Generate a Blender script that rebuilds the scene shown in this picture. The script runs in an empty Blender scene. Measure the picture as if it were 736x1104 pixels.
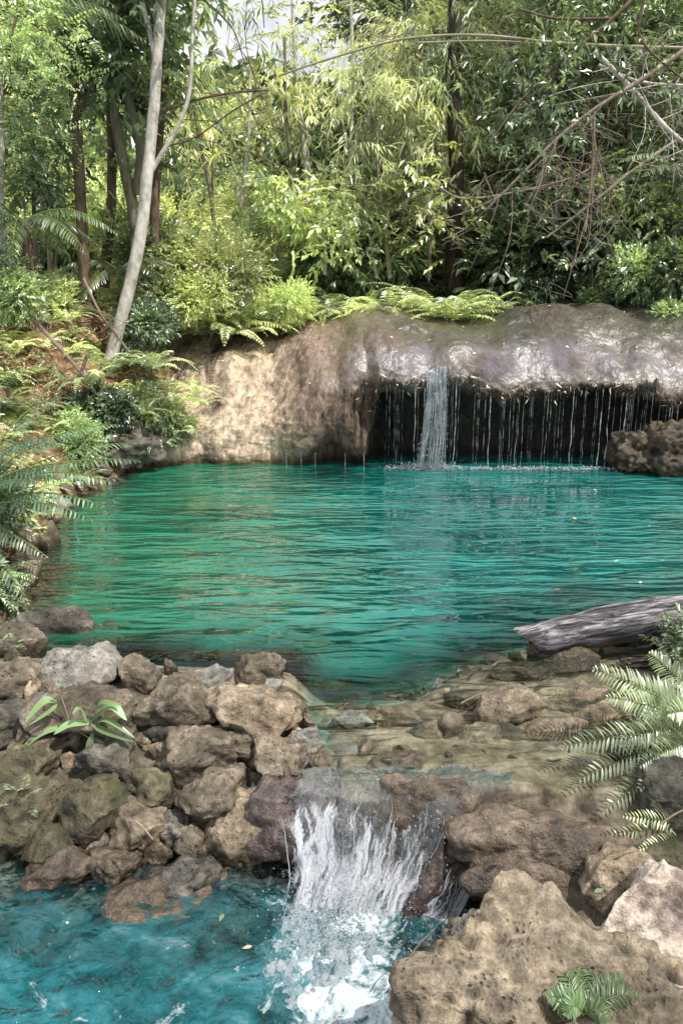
import bpy, bmesh, math, random
import numpy as np
from mathutils import Vector
R = math.radians
random.seed(7); rng = np.random.default_rng(7)
scene = bpy.context.scene
col = scene.collection

# ------------------------------------------------------------------ camera
F, H, T = 797.0, 2.2, R(15.6)
cam_d = bpy.data.cameras.new('camera'); cam = bpy.data.objects.new('camera', cam_d); col.objects.link(cam)
cam.location = (0, 0, H); cam.rotation_euler = (R(90) - T, 0, 0)
cam_d.sensor_fit = 'VERTICAL'; cam_d.sensor_height = 36.0; cam_d.lens = F / 1104 * 36
cam_d.clip_end = 1000
scene.camera = cam
FW = np.array([0, math.cos(T), -math.sin(T)]); UP = np.array([0, math.sin(T), math.cos(T)]); RT = np.array([1., 0, 0])
CAM = np.array([0, 0, H])
def ray(px, py):
    d = RT * ((px - 368) / F) + UP * ((552 - py) / F) + FW
    return d
def G(px, py, z=0.0):
    d = ray(px, py); return CAM + d * ((z - H) / d[2])
def Dp(px, py, Y):
    d = ray(px, py); return CAM + d * (Y / d[1])

# ------------------------------------------------------------------ noise
_perm = np.random.default_rng(3).permutation(256); _perm = np.concatenate([_perm, _perm, _perm])
_grad = np.random.default_rng(4).normal(size=(256, 3)); _grad /= np.linalg.norm(_grad, axis=1)[:, None]
def pn(p):
    p = np.asarray(p, float)
    i = np.floor(p).astype(int); f = p - i; i &= 255
    u = f * f * f * (f * (f * 6 - 15) + 10)
    out = 0
    for dx in (0, 1):
        wx = u[:, 0] if dx else 1 - u[:, 0]
        for dy in (0, 1):
            wy = u[:, 1] if dy else 1 - u[:, 1]
            for dz in (0, 1):
                wz = u[:, 2] if dz else 1 - u[:, 2]
                h = _perm[_perm[_perm[(i[:, 0] + dx) & 255] + ((i[:, 1] + dy) & 255)] + ((i[:, 2] + dz) & 255)]
                g = _grad[h]
                out = out + wx * wy * wz * (g[:, 0] * (f[:, 0] - dx) + g[:, 1] * (f[:, 1] - dy) + g[:, 2] * (f[:, 2] - dz))
    return out * 1.6
def fbm(p, octv=4, gain=.5, seed=0):
    p = np.asarray(p, float) + seed * 17.31
    a = 1.0; s = 0
    for _ in range(octv):
        s = s + a * pn(p); p = p * 2.03 + 5.7; a *= gain
    return s
def ridged(p, octv=3, seed=0):
    p = np.asarray(p, float) + seed * 9.7
    a = 1.0; s = 0
    for _ in range(octv):
        s = s + a * (1 - np.abs(pn(p)) * 2); p = p * 2.1 + 3.3; a *= .5
    return s
def worley(p, seed=0):
    p = np.asarray(p, float) + seed * 3.17
    i = np.floor(p).astype(int); f = p - i
    best = np.full(len(p), 9.0)
    for dx in (-1, 0, 1):
        for dy in (-1, 0, 1):
            for dz in (-1, 0, 1):
                h = _perm[_perm[_perm[(i[:, 0] + dx) & 255] + ((i[:, 1] + dy) & 255)] + ((i[:, 2] + dz) & 255)]
                c = (_grad[h] * .5 + .5)
                d = (c[:, 0] + dx - f[:, 0]) ** 2 + (c[:, 1] + dy - f[:, 1]) ** 2 + (c[:, 2] + dz - f[:, 2]) ** 2
                best = np.minimum(best, d)
    return np.sqrt(best)
def sstep(a, b, x):
    t = np.clip((x - a) / (b - a), 0, 1); return t * t * (3 - 2 * t)

# ------------------------------------------------------------------ object helpers
def mesh_from(name, V, faces, smooth=True, attrs=None, uv=None):
    """faces: list of int arrays (n,3) / (n,4)"""
    me = bpy.data.meshes.new(name)
    V = np.asarray(V, np.float32)
    faces = [np.asarray(f, np.int32) for f in faces if len(f)]
    nl = sum(f.size for f in faces); npoly = sum(len(f) for f in faces)
    me.vertices.add(len(V)); me.vertices.foreach_set('co', V.ravel())
    me.loops.add(nl); me.loops.foreach_set('vertex_index', np.concatenate([f.ravel() for f in faces]))
    me.polygons.add(npoly)
    tot = np.concatenate([np.full(len(f), f.shape[1], np.int32) for f in faces])
    st = np.concatenate([[0], np.cumsum(tot)[:-1]]).astype(np.int32)
    me.polygons.foreach_set('loop_start', st)
    me.polygons.foreach_set('loop_total', tot)
    me.polygons.foreach_set('use_smooth', np.full(npoly, smooth, bool))
    me.update(calc_edges=True)
    if attrs:
        for k, a in attrs.items():
            at = me.attributes.new(k, 'FLOAT', 'POINT'); at.data.foreach_set('value', np.asarray(a, np.float32))
    return me
def obj(name, me, mat=None, parent=None):
    o = bpy.data.objects.new(name, me); col.objects.link(o)
    if mat is not None and me is not None and len(me.materials) == 0:
        for m in (mat if isinstance(mat, (list, tuple)) else [mat]): me.materials.append(m)
    if parent is not None: o.parent = parent
    return o
def tag(o, label=None, cat=None, group=None, kind=None):
    if label: o['label'] = label
    if cat: o['category'] = cat
    if group: o['group'] = group
    if kind: o['kind'] = kind
    return o
def empty(name, loc=(0, 0, 0), label=None, cat=None, group=None):
    o = bpy.data.objects.new(name, None); col.objects.link(o); o.location = loc
    o.empty_display_size = .1
    return tag(o, label, cat, group)
def copy_thing(root, loc, rotz=0, s=1.0, tilt=(0, 0)):
    c = root.copy(); col.objects.link(c)
    c.location = loc; c.rotation_euler = (tilt[0], tilt[1], rotz); c.scale = (s, s, s) if not hasattr(s, '__len__') else s
    for ch in list(root.children):
        k = ch.copy(); col.objects.link(k); k.parent = c
    return c

def grid_faces(nu, nv):
    a = np.arange(nu - 1)[:, None] * nv + np.arange(nv - 1)[None, :]
    a = a.ravel()
    return np.stack([a, a + nv, a + nv + 1, a + 1], 1)

class Geo:
    def __init__(s): s.V = []; s.F3 = []; s.F4 = []; s.n = 0
    def add(s, V, F):
        V = np.asarray(V, float).reshape(-1, 3); F = np.asarray(F, int)
        (s.F3 if F.shape[1] == 3 else s.F4).append(F + s.n)
        s.V.append(V); s.n += len(V)
    def mesh(s, name, smooth=True):
        fs = []
        if s.F3: fs.append(np.concatenate(s.F3))
        if s.F4: fs.append(np.concatenate(s.F4))
        return mesh_from(name, np.concatenate(s.V), fs, smooth)

def spline(P, n):
    """Catmull-Rom resample, P (k,d)"""
    P = np.asarray(P, float); k = len(P)
    Q = np.vstack([2 * P[0] - P[1], P, 2 * P[-1] - P[-2]])
    t = np.linspace(0, k - 1, n); i = np.minimum(t.astype(int), k - 2); f = (t - i)[:, None]
    p0, p1, p2, p3 = Q[i], Q[i + 1], Q[i + 2], Q[i + 3]
    return .5 * ((2 * p1) + (-p0 + p2) * f + (2 * p0 - 5 * p1 + 4 * p2 - p3) * f ** 2 + (-p0 + 3 * p1 - 3 * p2 + p3) * f ** 3)

def tube(P, r, sides=6, lump=0.0, seed=0, cap=True):
    P = np.asarray(P, float); n = len(P); r = np.broadcast_to(np.asarray(r, float), (n,)).copy()
    Tn = np.gradient(P, axis=0); Tn /= np.linalg.norm(Tn, axis=1)[:, None] + 1e-9
    ref = np.array([0, 0, 1.0]) if abs(Tn[0, 2]) < .9 else np.array([1.0, 0, 0])
    A = np.cross(Tn, ref); A /= np.linalg.norm(A, axis=1)[:, None] + 1e-9
    B = np.cross(Tn, A)
    th = np.linspace(0, 2 * np.pi, sides, endpoint=False)
    off = (A[:, None, :] * np.cos(th)[None, :, None] + B[:, None, :] * np.sin(th)[None, :, None])
    V = P[:, None, :] + off * r[:, None, None]
    V = V.reshape(-1, 3)
    if lump:
        nn = fbm(V / max(r.mean() * 2.2, 1e-3), 3, seed=seed)
        V += off.reshape(-1, 3) * (nn * lump * np.repeat(r, sides))[:, None]
    i = np.arange(n - 1)[:, None] * sides; j = np.arange(sides)[None, :]; j2 = (j + 1) % sides
    F = np.stack([(i + j).ravel(), (i + j2).ravel(), (i + sides + j2).ravel(), (i + sides + j).ravel()], 1)
    return V, F
def add_tube(g, P, r, sides=6, lump=0.0, seed=0):
    V, F = tube(P, r, sides, lump, seed); n0 = len(V)
    g.add(V, F)
    # end caps
    k = len(P)
    c0 = np.asarray(P[0]); c1 = np.asarray(P[-1])
    ring0 = V[:sides]; ring1 = V[-sides:]
    idx = np.arange(sides)
    g.add(np.vstack([ring0, c0]), np.stack([idx, np.full(sides, sides), (idx + 1) % sides], 1))
    g.add(np.vstack([ring1, c1]), np.stack([(idx + 1) % sides, np.full(sides, sides), idx], 1))

def frames(d, roll=None):
    """rotation matrices whose x axis is d, z axis is 'up-ish' rolled"""
    d = d / (np.linalg.norm(d, axis=1)[:, None] + 1e-9)
    up = np.tile([0, 0, 1.0], (len(d), 1)); bad = np.abs(d[:, 2]) > .97; up[bad] = [1, 0, 0]
    y = np.cross(up, d); y /= np.linalg.norm(y, axis=1)[:, None] + 1e-9
    z = np.cross(d, y)
    if roll is not None:
        c, s = np.cos(roll)[:, None], np.sin(roll)[:, None]
        y, z = y * c + z * s, z * c - y * s
    return d, y, z

def leaves_geo(pos, d, roll, L, W, fold=.25, droop=.0, detail=0):
    """leaf-shaped faces; detail 0: 2 tris; 1: curved blade of 3 segments"""
    x, y, z = frames(d, roll)
    L = L[:, None]; W = W[:, None]
    if detail == 0:
        b = pos; tip = pos + x * L - z * L * droop
        m = pos + x * L * .42 + z * L * .04
        l = m + y * W * .5 + z * W * fold; r = m - y * W * .5 + z * W * fold
        V = np.stack([b, r, tip, l], 1).reshape(-1, 3)
        i = np.arange(len(pos)) * 4
        Fc = np.concatenate([np.stack([i, i + 1, i + 2], 1), np.stack([i, i + 2, i + 3], 1)])
        return V, Fc
    ts = [0, .18, .45, .75, 1.0]; ws = [.05, .7, 1.0, .62, .0]
    rows = []
    for t, w in zip(ts, ws):
        c = pos + x * L * t + z * L * (.12 * t - (droop + .12) * t * t)
        if w == 0:
            rows.append(c[:, None, :]); continue
        l = c + y * W * .5 * w + z * W * fold * w; r = c - y * W * .5 * w + z * W * fold * w
        rows.append(np.stack([l, c, r], 1))
    V = np.concatenate(rows, 1); k = V.shape[1]
    V = V.reshape(-1, 3); i = np.arange(len(pos))[:, None] * k
    quads = []; tris = []
    for s in range(3):
        a = s * 3
        quads += [[a, a + 1, a + 4, a + 3], [a + 1, a + 2, a + 5, a + 4]]
    tris = [[9, 10, 12], [10, 11, 12]]
    q = (i[:, None, :] + np.array(quads)[None]).reshape(-1, 4)
    t3 = (i[:, None, :] + np.array(tris)[None]).reshape(-1, 3)
    t3 = np.concatenate([t3, q[:, [0, 1, 2]], q[:, [0, 2, 3]]])
    return V, t3

# ------------------------------------------------------------------ material helpers
class NT:
    def __init__(s, name):
        s.m = bpy.data.materials.new(name); s.m.use_nodes = True; s.t = s.m.node_tree; s.t.nodes.clear()
        s.out = s.n('ShaderNodeOutputMaterial')
    def n(s, typ, **kw):
        nd = s.t.nodes.new(typ)
        for k, v in kw.items():
            if k.startswith('i_'): nd.inputs[k[2:].replace('_', ' ')].default_value = v
            else: setattr(nd, k, v)
        return nd
    def l(s, a, b): s.t.links.new(a, b)
    def pos(s): return s.n('ShaderNodeNewGeometry').outputs['Position']
    def objc(s): return s.n('ShaderNodeTexCoord').outputs['Object']
    def mapping(s, v, scale=(1, 1, 1), rot=(0, 0, 0)):
        m = s.n('ShaderNodeMapping'); m.inputs['Scale'].default_value = scale; m.inputs['Rotation'].default_value = rot
        s.l(v, m.inputs['Vector']); return m.outputs[0]
    def noise(s, v, scale=5, detail=4, rough=.55, dist=0.0):
        nd = s.n('ShaderNodeTexNoise'); nd.inputs['Scale'].default_value = scale; nd.inputs['Detail'].default_value = detail
        nd.inputs['Roughness'].default_value = rough; nd.inputs['Distortion'].default_value = dist
        s.l(v, nd.inputs['Vector']); return nd.outputs['Fac']
    def vor(s, v, scale=5, feature='F1'):
        nd = s.n('ShaderNodeTexVoronoi'); nd.feature = feature; nd.inputs['Scale'].default_value = scale
        s.l(v, nd.inputs['Vector']); return nd.outputs['Distance']
    def ramp(s, fac, stops):
        r = s.n('ShaderNodeValToRGB'); e = r.color_ramp.elements
        while len(e) > 1: e.remove(e[-1])
        e[0].position = stops[0][0]; c = stops[0][1]; e[0].color = (*c, 1) if len(c) == 3 else c
        for p, c in stops[1:]:
            x = e.new(p); x.color = (*c, 1) if len(c) == 3 else c
        s.l(fac, r.inputs['Fac']); return r.outputs['Color']
    def mix(s, fac, a, b, mode='MIX'):
        m = s.n('ShaderNodeMix', data_type='RGBA', blend_type=mode)
        for sock, v in ((m.inputs[0], fac), (m.inputs[6], a), (m.inputs[7], b)):
            if hasattr(v, 'is_output'): s.l(v, sock)
            elif isinstance(v, (int, float)): sock.default_value = v
            else: sock.default_value = (*v, 1)
        return m.outputs[2]
    def math(s, op, a, b=None, c=None, clamp=False):
        m = s.n('ShaderNodeMath', operation=op); m.use_clamp = clamp
        for i, v in enumerate((a, b, c)):
            if v is None: continue
            if hasattr(v, 'is_output'): s.l(v, m.inputs[i])
            else: m.inputs[i].default_value = v
        return m.outputs[0]
    def mr(s, v, a, b, c=0.0, d=1.0):
        m = s.n('ShaderNodeMapRange'); s.l(v, m.inputs[0])
        for i, x in enumerate((a, b, c, d)): m.inputs[i + 1].default_value = x
        return m.outputs[0]
    def bump(s, h, strength=.5, dist=.02, nrm=None):
        b = s.n('ShaderNodeBump'); b.inputs['Strength'].default_value = strength if not hasattr(strength, 'is_output') else 1
        if hasattr(strength, 'is_output'): s.l(strength, b.inputs['Strength'])
        b.inputs['Distance'].default_value = dist; s.l(h, b.inputs['Height'])
        if nrm is not None: s.l(nrm, b.inputs['Normal'])
        return b.outputs[0]
    def pbr(s, colr, rough=.7, nrm=None, spec=.5):
        p = s.n('ShaderNodeBsdfPrincipled')
        for key, v in (('Base Color', colr), ('Roughness', rough)):
            if hasattr(v, 'is_output'): s.l(v, p.inputs[key])
            elif isinstance(v, (int, float)): p.inputs[key].default_value = v
            else: p.inputs[key].default_value = (*v, 1)
        p.inputs['Specular IOR Level'].default_value = spec
        if nrm is not None: s.l(nrm, p.inputs['Normal'])
        return p
    def done(s, sh):
        s.l(sh.outputs[0] if hasattr(sh, 'outputs') else sh, s.out.inputs['Surface']); return s.m

def rock_mat(name, dark, mid, light, rough=.85, wet=0.0, pit=1.0, moss=0.0, scale=1.0, hue=None):
    s = NT(name); p = s.objc()
    geo = s.n('ShaderNodeNewGeometry')
    oi = s.n('ShaderNodeObjectInfo')
    off = s.n('ShaderNodeVectorMath', operation='ADD'); s.l(p, off.inputs[0])
    sc = s.n('ShaderNodeVectorMath', operation='SCALE'); s.l(oi.outputs['Location'], sc.inputs[0]); sc.inputs['Scale'].default_value = 3.1
    s.l(sc.outputs[0], off.inputs[1]); p = off.outputs[0]
    n1 = s.noise(p, 5 * scale, 6, .62, .3); n2 = s.noise(p, 22 * scale, 5, .65); n3 = s.noise(p, 85 * scale, 3, .7)
    v1 = s.vor(p, 38 * scale)
    base = s.ramp(n1, [(.30, dark), (.5, mid), (.72, light)])
    base = s.mix(.75, base, s.ramp(n2, [(.3, (.38, .37, .35)), (.5, (.95, .94, .93)), (.7, (1.6, 1.58, 1.5))]), 'MULTIPLY')
    base = s.mix(.45, base, s.ramp(n3, [(.35, (.45, .45, .45)), (.65, (1.5, 1.5, 1.5))]), 'MULTIPLY')
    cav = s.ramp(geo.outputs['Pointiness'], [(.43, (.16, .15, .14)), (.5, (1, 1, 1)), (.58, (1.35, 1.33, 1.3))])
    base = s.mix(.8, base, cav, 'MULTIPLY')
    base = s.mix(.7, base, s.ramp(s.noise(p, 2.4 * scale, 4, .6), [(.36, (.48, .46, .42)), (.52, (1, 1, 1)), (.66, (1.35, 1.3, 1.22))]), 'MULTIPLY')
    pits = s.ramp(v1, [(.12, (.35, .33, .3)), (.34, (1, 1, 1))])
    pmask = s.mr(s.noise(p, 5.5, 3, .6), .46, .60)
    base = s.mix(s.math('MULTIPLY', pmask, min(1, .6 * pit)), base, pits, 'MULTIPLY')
    if moss:
        nz = s.n('ShaderNodeSeparateXYZ'); s.l(geo.outputs['Normal'], nz.inputs[0])
        mk = s.math('MULTIPLY', s.mr(nz.outputs[2], .0, .9), s.mr(s.noise(p, 7, 5, .7), .48, .62), clamp=True)
        mk = s.math('MULTIPLY', mk, moss)
        base = s.mix(mk, base, s.ramp(n2, [(.3, (.02, .032, .008)), (.7, (.11, .13, .035))]))
    # value shift per stone
    hv = s.n('ShaderNodeHueSaturation'); s.l(base, hv.inputs['Color'])
    s.l(s.mr(oi.outputs['Random'], 0, 1, .60, 1.02), hv.inputs['Value'])
    h = s.math('ADD', s.math('MULTIPLY', n2, 1.0), s.math('MULTIPLY', n3, .35))
    h = s.math('ADD', h, s.math('MULTIPLY', s.math('MULTIPLY', s.mr(v1, .05, .35, -1, 0), pmask), .55 * pit))
    nr = s.bump(h, .9, .022 / scale)
    ro = s.mr(n2, .3, .7, max(.05, rough - .15), min(1, rough + .1))
    # wet where close to a water level
    sp = s.n('ShaderNodeSeparateXYZ'); s.l(geo.outputs['Position'], sp.inputs[0])
    return s, hv.outputs[0], ro, nr, sp
def stone(name, *a, **k):
    wet = k.get('wet', 0)
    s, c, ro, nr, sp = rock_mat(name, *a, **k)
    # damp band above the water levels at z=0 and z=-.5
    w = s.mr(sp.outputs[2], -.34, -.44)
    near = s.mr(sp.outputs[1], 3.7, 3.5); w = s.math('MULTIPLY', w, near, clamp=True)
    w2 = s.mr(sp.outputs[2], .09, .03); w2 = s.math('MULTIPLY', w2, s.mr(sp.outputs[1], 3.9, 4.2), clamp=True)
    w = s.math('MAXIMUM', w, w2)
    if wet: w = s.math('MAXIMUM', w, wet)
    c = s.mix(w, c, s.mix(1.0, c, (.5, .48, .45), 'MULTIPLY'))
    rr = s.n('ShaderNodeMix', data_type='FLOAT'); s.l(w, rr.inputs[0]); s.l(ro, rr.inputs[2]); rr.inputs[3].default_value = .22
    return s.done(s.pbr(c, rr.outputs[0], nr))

M = {}
M['stone_brown'] = stone('brown pitted limestone', (.068, .054, .041), (.215, .175, .136), (.43, .365, .295), moss=.25)
M['stone_tan'] = stone('tan limestone', (.13, .10, .072), (.31, .25, .185), (.52, .44, .34), moss=.15)
M['stone_grey'] = stone('grey limestone', (.10, .09, .085), (.26, .25, .235), (.46, .44, .41), moss=.15)
M['stone_dark'] = stone('dark grey limestone', (.045, .042, .036), (.13, .12, .10), (.29, .27, .23), moss=.15)
M['stone_pale'] = stone('pale grey limestone', (.17, .155, .14), (.42, .395, .365), (.66, .62, .58))
M['stone_green'] = stone('algae stained limestone', (.04, .038, .026), (.12, .105, .068), (.24, .205, .14), moss=.6)  # mossy green, with shade on the left of the dam darkened into it
M['stone_wet'] = stone('wet brown rock', (.09, .07, .058), (.25, .195, .155), (.46, .37, .30), pit=.4, wet=.7)
M['stone_purple'] = stone('wet purplish rock', (.06, .045, .05), (.19, .145, .15), (.38, .30, .30), pit=.8, wet=.8)
M['stone_pink'] = stone('pinkish limestone', (.30, .235, .20), (.60, .50, .45), (.78, .69, .63), pit=.4)
M['stone_ledge'] = stone('dark wet rock', (.035, .027, .02), (.12, .09, .065), (.24, .18, .13), pit=.5, wet=.6, moss=.6)
M['stone_crag'] = stone('pale tan crag', (.15, .12, .088), (.44, .36, .275), (.70, .60, .47), pit=1.1, moss=.35)
M['stone_bed'] = stone('submerged stone', (.10, .085, .05), (.23, .19, .125), (.40, .34, .24), pit=.3)

def leaf_mat(name, cA, cB, cC=None, trans=.30, gloss=.13, rough=.33):
    s = NT(name); g = s.n('ShaderNodeNewGeometry'); oi = s.n('ShaderNodeObjectInfo')
    stops = [(0, cA), (.6, cB)] + ([(1, cC)] if cC else [])
    c = s.ramp(g.outputs['Random Per Island'], stops)
    nz = s.noise(g.outputs['Position'], .9, 3, .6)
    c = s.mix(.8, c, s.ramp(nz, [(.38, (.24, .29, .32)), (.5, (1, 1, 1)), (.62, (1.7, 1.6, 1.4))]), 'MULTIPLY')
    hv = s.n('ShaderNodeHueSaturation'); s.l(c, hv.inputs['Color']); hv.inputs['Saturation'].default_value = .69
    s.l(s.mr(oi.outputs['Random'], 0, 1, 2.1, 3.6), hv.inputs['Value'])
    s.l(s.mr(oi.outputs['Random'], 0, 1, .49, .525), hv.inputs['Hue'])
    c = hv.outputs[0]
    d = s.n('ShaderNodeBsdfDiffuse'); s.l(c, d.inputs[0])
    t = s.n('ShaderNodeBsdfTranslucent'); s.l(s.mix(1.0, c, (1.2, 1.15, .6), 'MULTIPLY'), t.inputs[0])
    a = s.n('ShaderNodeMixShader'); a.inputs[0].default_value = trans; s.l(d.outputs[0], a.inputs[1]); s.l(t.outputs[0], a.inputs[2])
    gl = s.n('ShaderNodeBsdfGlossy'); gl.inputs['Roughness'].default_value = rough; gl.inputs['Color'].default_value = (.9, .95, 1, 1)
    b = s.n('ShaderNodeMixShader'); b.inputs[0].default_value = gloss; s.l(a.outputs[0], b.inputs[1]); s.l(gl.outputs[0], b.inputs[2])
    return s.done(b)
M['leaf_bright'] = leaf_mat('bright yellow green leaves', (.13, .18, .035), (.25, .30, .07), (.40, .42, .13))
M['leaf_mid'] = leaf_mat('mid green leaves', (.07, .11, .025), (.14, .20, .05), (.28, .34, .11))
M['leaf_dark'] = leaf_mat('dark green leaves', (.026, .048, .016), (.06, .10, .032), (.15, .21, .07))
M['leaf_olive'] = leaf_mat('olive bamboo leaves', (.14, .17, .05), (.26, .28, .10), (.42, .42, .20))
M['leaf_fern'] = leaf_mat('fern green', (.16, .22, .05), (.26, .33, .08), (.42, .44, .14))
M['leaf_pale'] = leaf_mat('pale fern green', (.05, .08, .028), (.085, .12, .045), (.14, .165, .07))
M['leaf_deep'] = leaf_mat('deep blue green frond', (.02, .055, .025), (.04, .095, .038), (.10, .17, .055), gloss=.05)
M['leaf_vivid'] = leaf_mat('fresh green blade', (.035, .07, .017), (.06, .11, .025), (.11, .16, .04), gloss=.03)
M['leaf_dry'] = leaf_mat('dry brown leaf', (.20, .11, .055), (.34, .22, .12), (.50, .38, .22), trans=.2)

def bark(name, dark, light, scale=1.0, streak=4.0, bumpd=.012):
    s = NT(name); p = s.objc(); pm = s.mapping(p, (streak, streak, 1))
    n = s.noise(pm, 4 * scale, 5, .65); n2 = s.noise(p, 2.2 * scale, 4, .6)
    f = s.math('ADD', s.math('MULTIPLY', n, .6), s.math('MULTIPLY', n2, .4))
    c = s.ramp(f, [(.36, dark), (.62, light)])
    return s.done(s.pbr(c, .85, s.bump(n, .7, bumpd), .25))
M['bark_pale'] = bark('pale bark', (.28, .24, .20), (.80, .75, .69), streak=1.8, scale=1.6)
M['bark_grey'] = bark('grey green bark', (.08, .075, .05), (.27, .25, .18))
M['bark_brown'] = bark('brown bark', (.06, .042, .03), (.24, .17, .12))
M['bark_dark'] = bark('dark bark', (.018, .014, .011), (.07, .055, .04))
M['bark_pink'] = bark('dry pinkish wood', (.15, .11, .085), (.38, .31, .25))
M['stem_green'] = bark('green stem', (.09, .12, .03), (.22, .26, .08))
M['bark_bamboo'] = bark('dry bamboo', (.22, .19, .12), (.48, .43, .31), streak=1)

# ------------------------------------------------------------------ terrain
XK = np.array([-9, -3.2, -2.6, -.35, -.12, .0, .45, .95, 1.3, 2.0, 2.6, 9.0])
YK = np.array([-3, 1.2, 2.0, 2.4, 2.8, 2.93, 3.05, 3.25, 3.6, 3.95, 4.3, 4.8, 5.4, 6.5, 8.0, 11.0])
TB = {
 -9:   [-.9,-.9,-.9,-.9,-.8,-.7,-.6,-.45,-.25,.3,.5,.3,0,-.5,-1.2,-1.6],
 -3.2: [-.9,-.9,-.9,-.9,-.8,-.7,-.6,-.45,-.22,.0,.12,-.1,-.4,-.9,-1.4,-1.7],
 -2.6: [-.9,-.9,-.9,-.9,-.8,-.7,-.6,-.45,-.22,-.02,.04,-.40,-.85,-1.2,-1.6,-1.8],
 -.35: [-.95,-.95,-.95,-.95,-.85,-.72,-.62,-.45,-.22,-.02,-.06,-.50,-.95,-1.3,-1.7,-1.8],
 -.12: [-.95,-.95,-.95,-.95,-.88,-.75,-.6,-.4,-.2,-.10,-.30,-.60,-.9,-1.3,-1.7,-1.8],
 .0:   [-.9,-.9,-.9,-.92,-.9,-.66,-.14,-.07,-.07,-.14,-.32,-.58,-.88,-1.25,-1.7,-1.8],
 .45:  [-.5,-.4,-.4,-.5,-.86,-.55,-.08,-.05,-.06,-.14,-.29,-.52,-.80,-1.2,-1.7,-1.8],
 .95:  [.0,-.25,-.35,-.35,-.22,-.14,-.03,-.03,-.05,-.08,-.12,-.28,-.60,-1.1,-1.6,-1.8],
 1.3:  [.1,-.1,-.2,-.2,-.12,-.06,-.02,-.03,-.05,-.07,-.10,-.20,-.50,-1.05,-1.6,-1.8],
 2.0:  [.3,.1,.0,.0,.03,.05,.06,.06,.02,-.04,-.08,-.13,-.32,-.9,-1.5,-1.8],
 2.6:  [.5,.4,.3,.3,.3,.3,.3,.25,.15,.03,-.05,-.1,-.3,-.85,-1.5,-1.8],
 9.0:  [1.5,1.5,1.5,1.5,1.5,1.5,1.5,1.4,1.2,1.0,.8,.5,.2,-.4,-1.0,-1.6]}
TBL = np.array([TB[k] for k in [-9, -3.2, -2.6, -.35, -.12, .0, .45, .95, 1.3, 2.0, 2.6, 9.0]])
def XL(y):  # left shoreline
    return np.interp(y, [2.5, 4.2, 5, 6, 7, 8.5, 10, 10.9, 12], [-3.2, -2.6, -2.55, -2.75, -3.0, -3.15, -3.05, -2.45, -1.9])
def height(x, y, fine=True):
    x = np.asarray(x, float); y = np.asarray(y, float)
    xc = np.clip(x, XK[0], XK[-1]); yc = np.clip(y, YK[0], YK[-1])
    i = np.clip(np.searchsorted(XK, xc, side='right') - 1, 0, len(XK) - 2); j = np.clip(np.searchsorted(YK, yc, side='right') - 1, 0, len(YK) - 2)
    fx = (xc - XK[i]) / (XK[i + 1] - XK[i]); fy = (yc - YK[j]) / (YK[j + 1] - YK[j])
    fx = fx * fx * (3 - 2 * fx) * .5 + fx * .5; fy = fy * fy * (3 - 2 * fy) * .5 + fy * .5
    h = (TBL[i, j] * (1 - fx) + TBL[i + 1, j] * fx) * (1 - fy) + (TBL[i, j + 1] * (1 - fx) + TBL[i + 1, j + 1] * fx) * fy
    p2 = np.stack([x, y, x * 0 + .5], -1).reshape(-1, 3)
    big = pn(p2 * .45).reshape(x.shape)
    # back land
    back = 1.95 + .07 * np.clip(y - 12, 0, 60) + .25 * big + .22 * np.clip(np.abs(x - 1) - 8, 0, 60) * .5
    inl = sstep(-3.3, -2.9, x); bf = sstep(11.3 + 1.9 * inl, 12.4 + 2.0 * inl, y)
    h = np.where((inl > .5) & (y > 11.3), np.minimum(h, .4), h)
    h = h * (1 - bf) + back * bf
    # left bank
    t = XL(y) - x + .25 * big
    ht = np.interp(y, [2, 4, 5, 6.5, 8, 9.5, 12, 20], [.0, .3, .55, 1.1, 1.9, 2.35, 2.35, 2.8])
    bank = np.interp(t, [-.8, -.3, 0, .25, .8, 1.5, 2.3, 4, 20], [-1.4, -.4, .0, .22, .52, .80, 1.0, 1.06, 1.5]) 
    bank = np.where(bank > 0, bank * ht, bank)
    m = sstep(3.2, 4.6, y) * (t > -.8) * sstep(-.8, -.2, t)
    h = np.where(m > 0, h * (1 - m) + np.maximum(h, bank) * m, h)
    # right far bank
    t2 = x - 6.2; rb = np.interp(t2, [-1, 0, 1, 3, 20], [-1.5, -.2, .8, 1.8, 3])
    m2 = sstep(4, 5.5, y) * sstep(-1, 0, t2)
    h = h * (1 - m2) + np.maximum(h, rb) * m2
    if fine:
        q = np.stack([x, y, h], -1).reshape(-1, 3)
        amp = np.where(h > .05, .10, .03)
        h = h + (fbm(q * 1.7, 4).reshape(x.shape)) * amp
    return h
def hz(x, y): return float(height(np.array([x]), np.array([y]))[0])
def on_ground(px, py, t0=1.8, t1=60):
    d = ray(px, py); t = np.geomspace(t0, t1, 1200); P = CAM + d * t[:, None]
    k = np.argmax(P[:, 2] < height(P[:, 0], P[:, 1]))
    return P[k] if k > 0 else P[-1]

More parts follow.
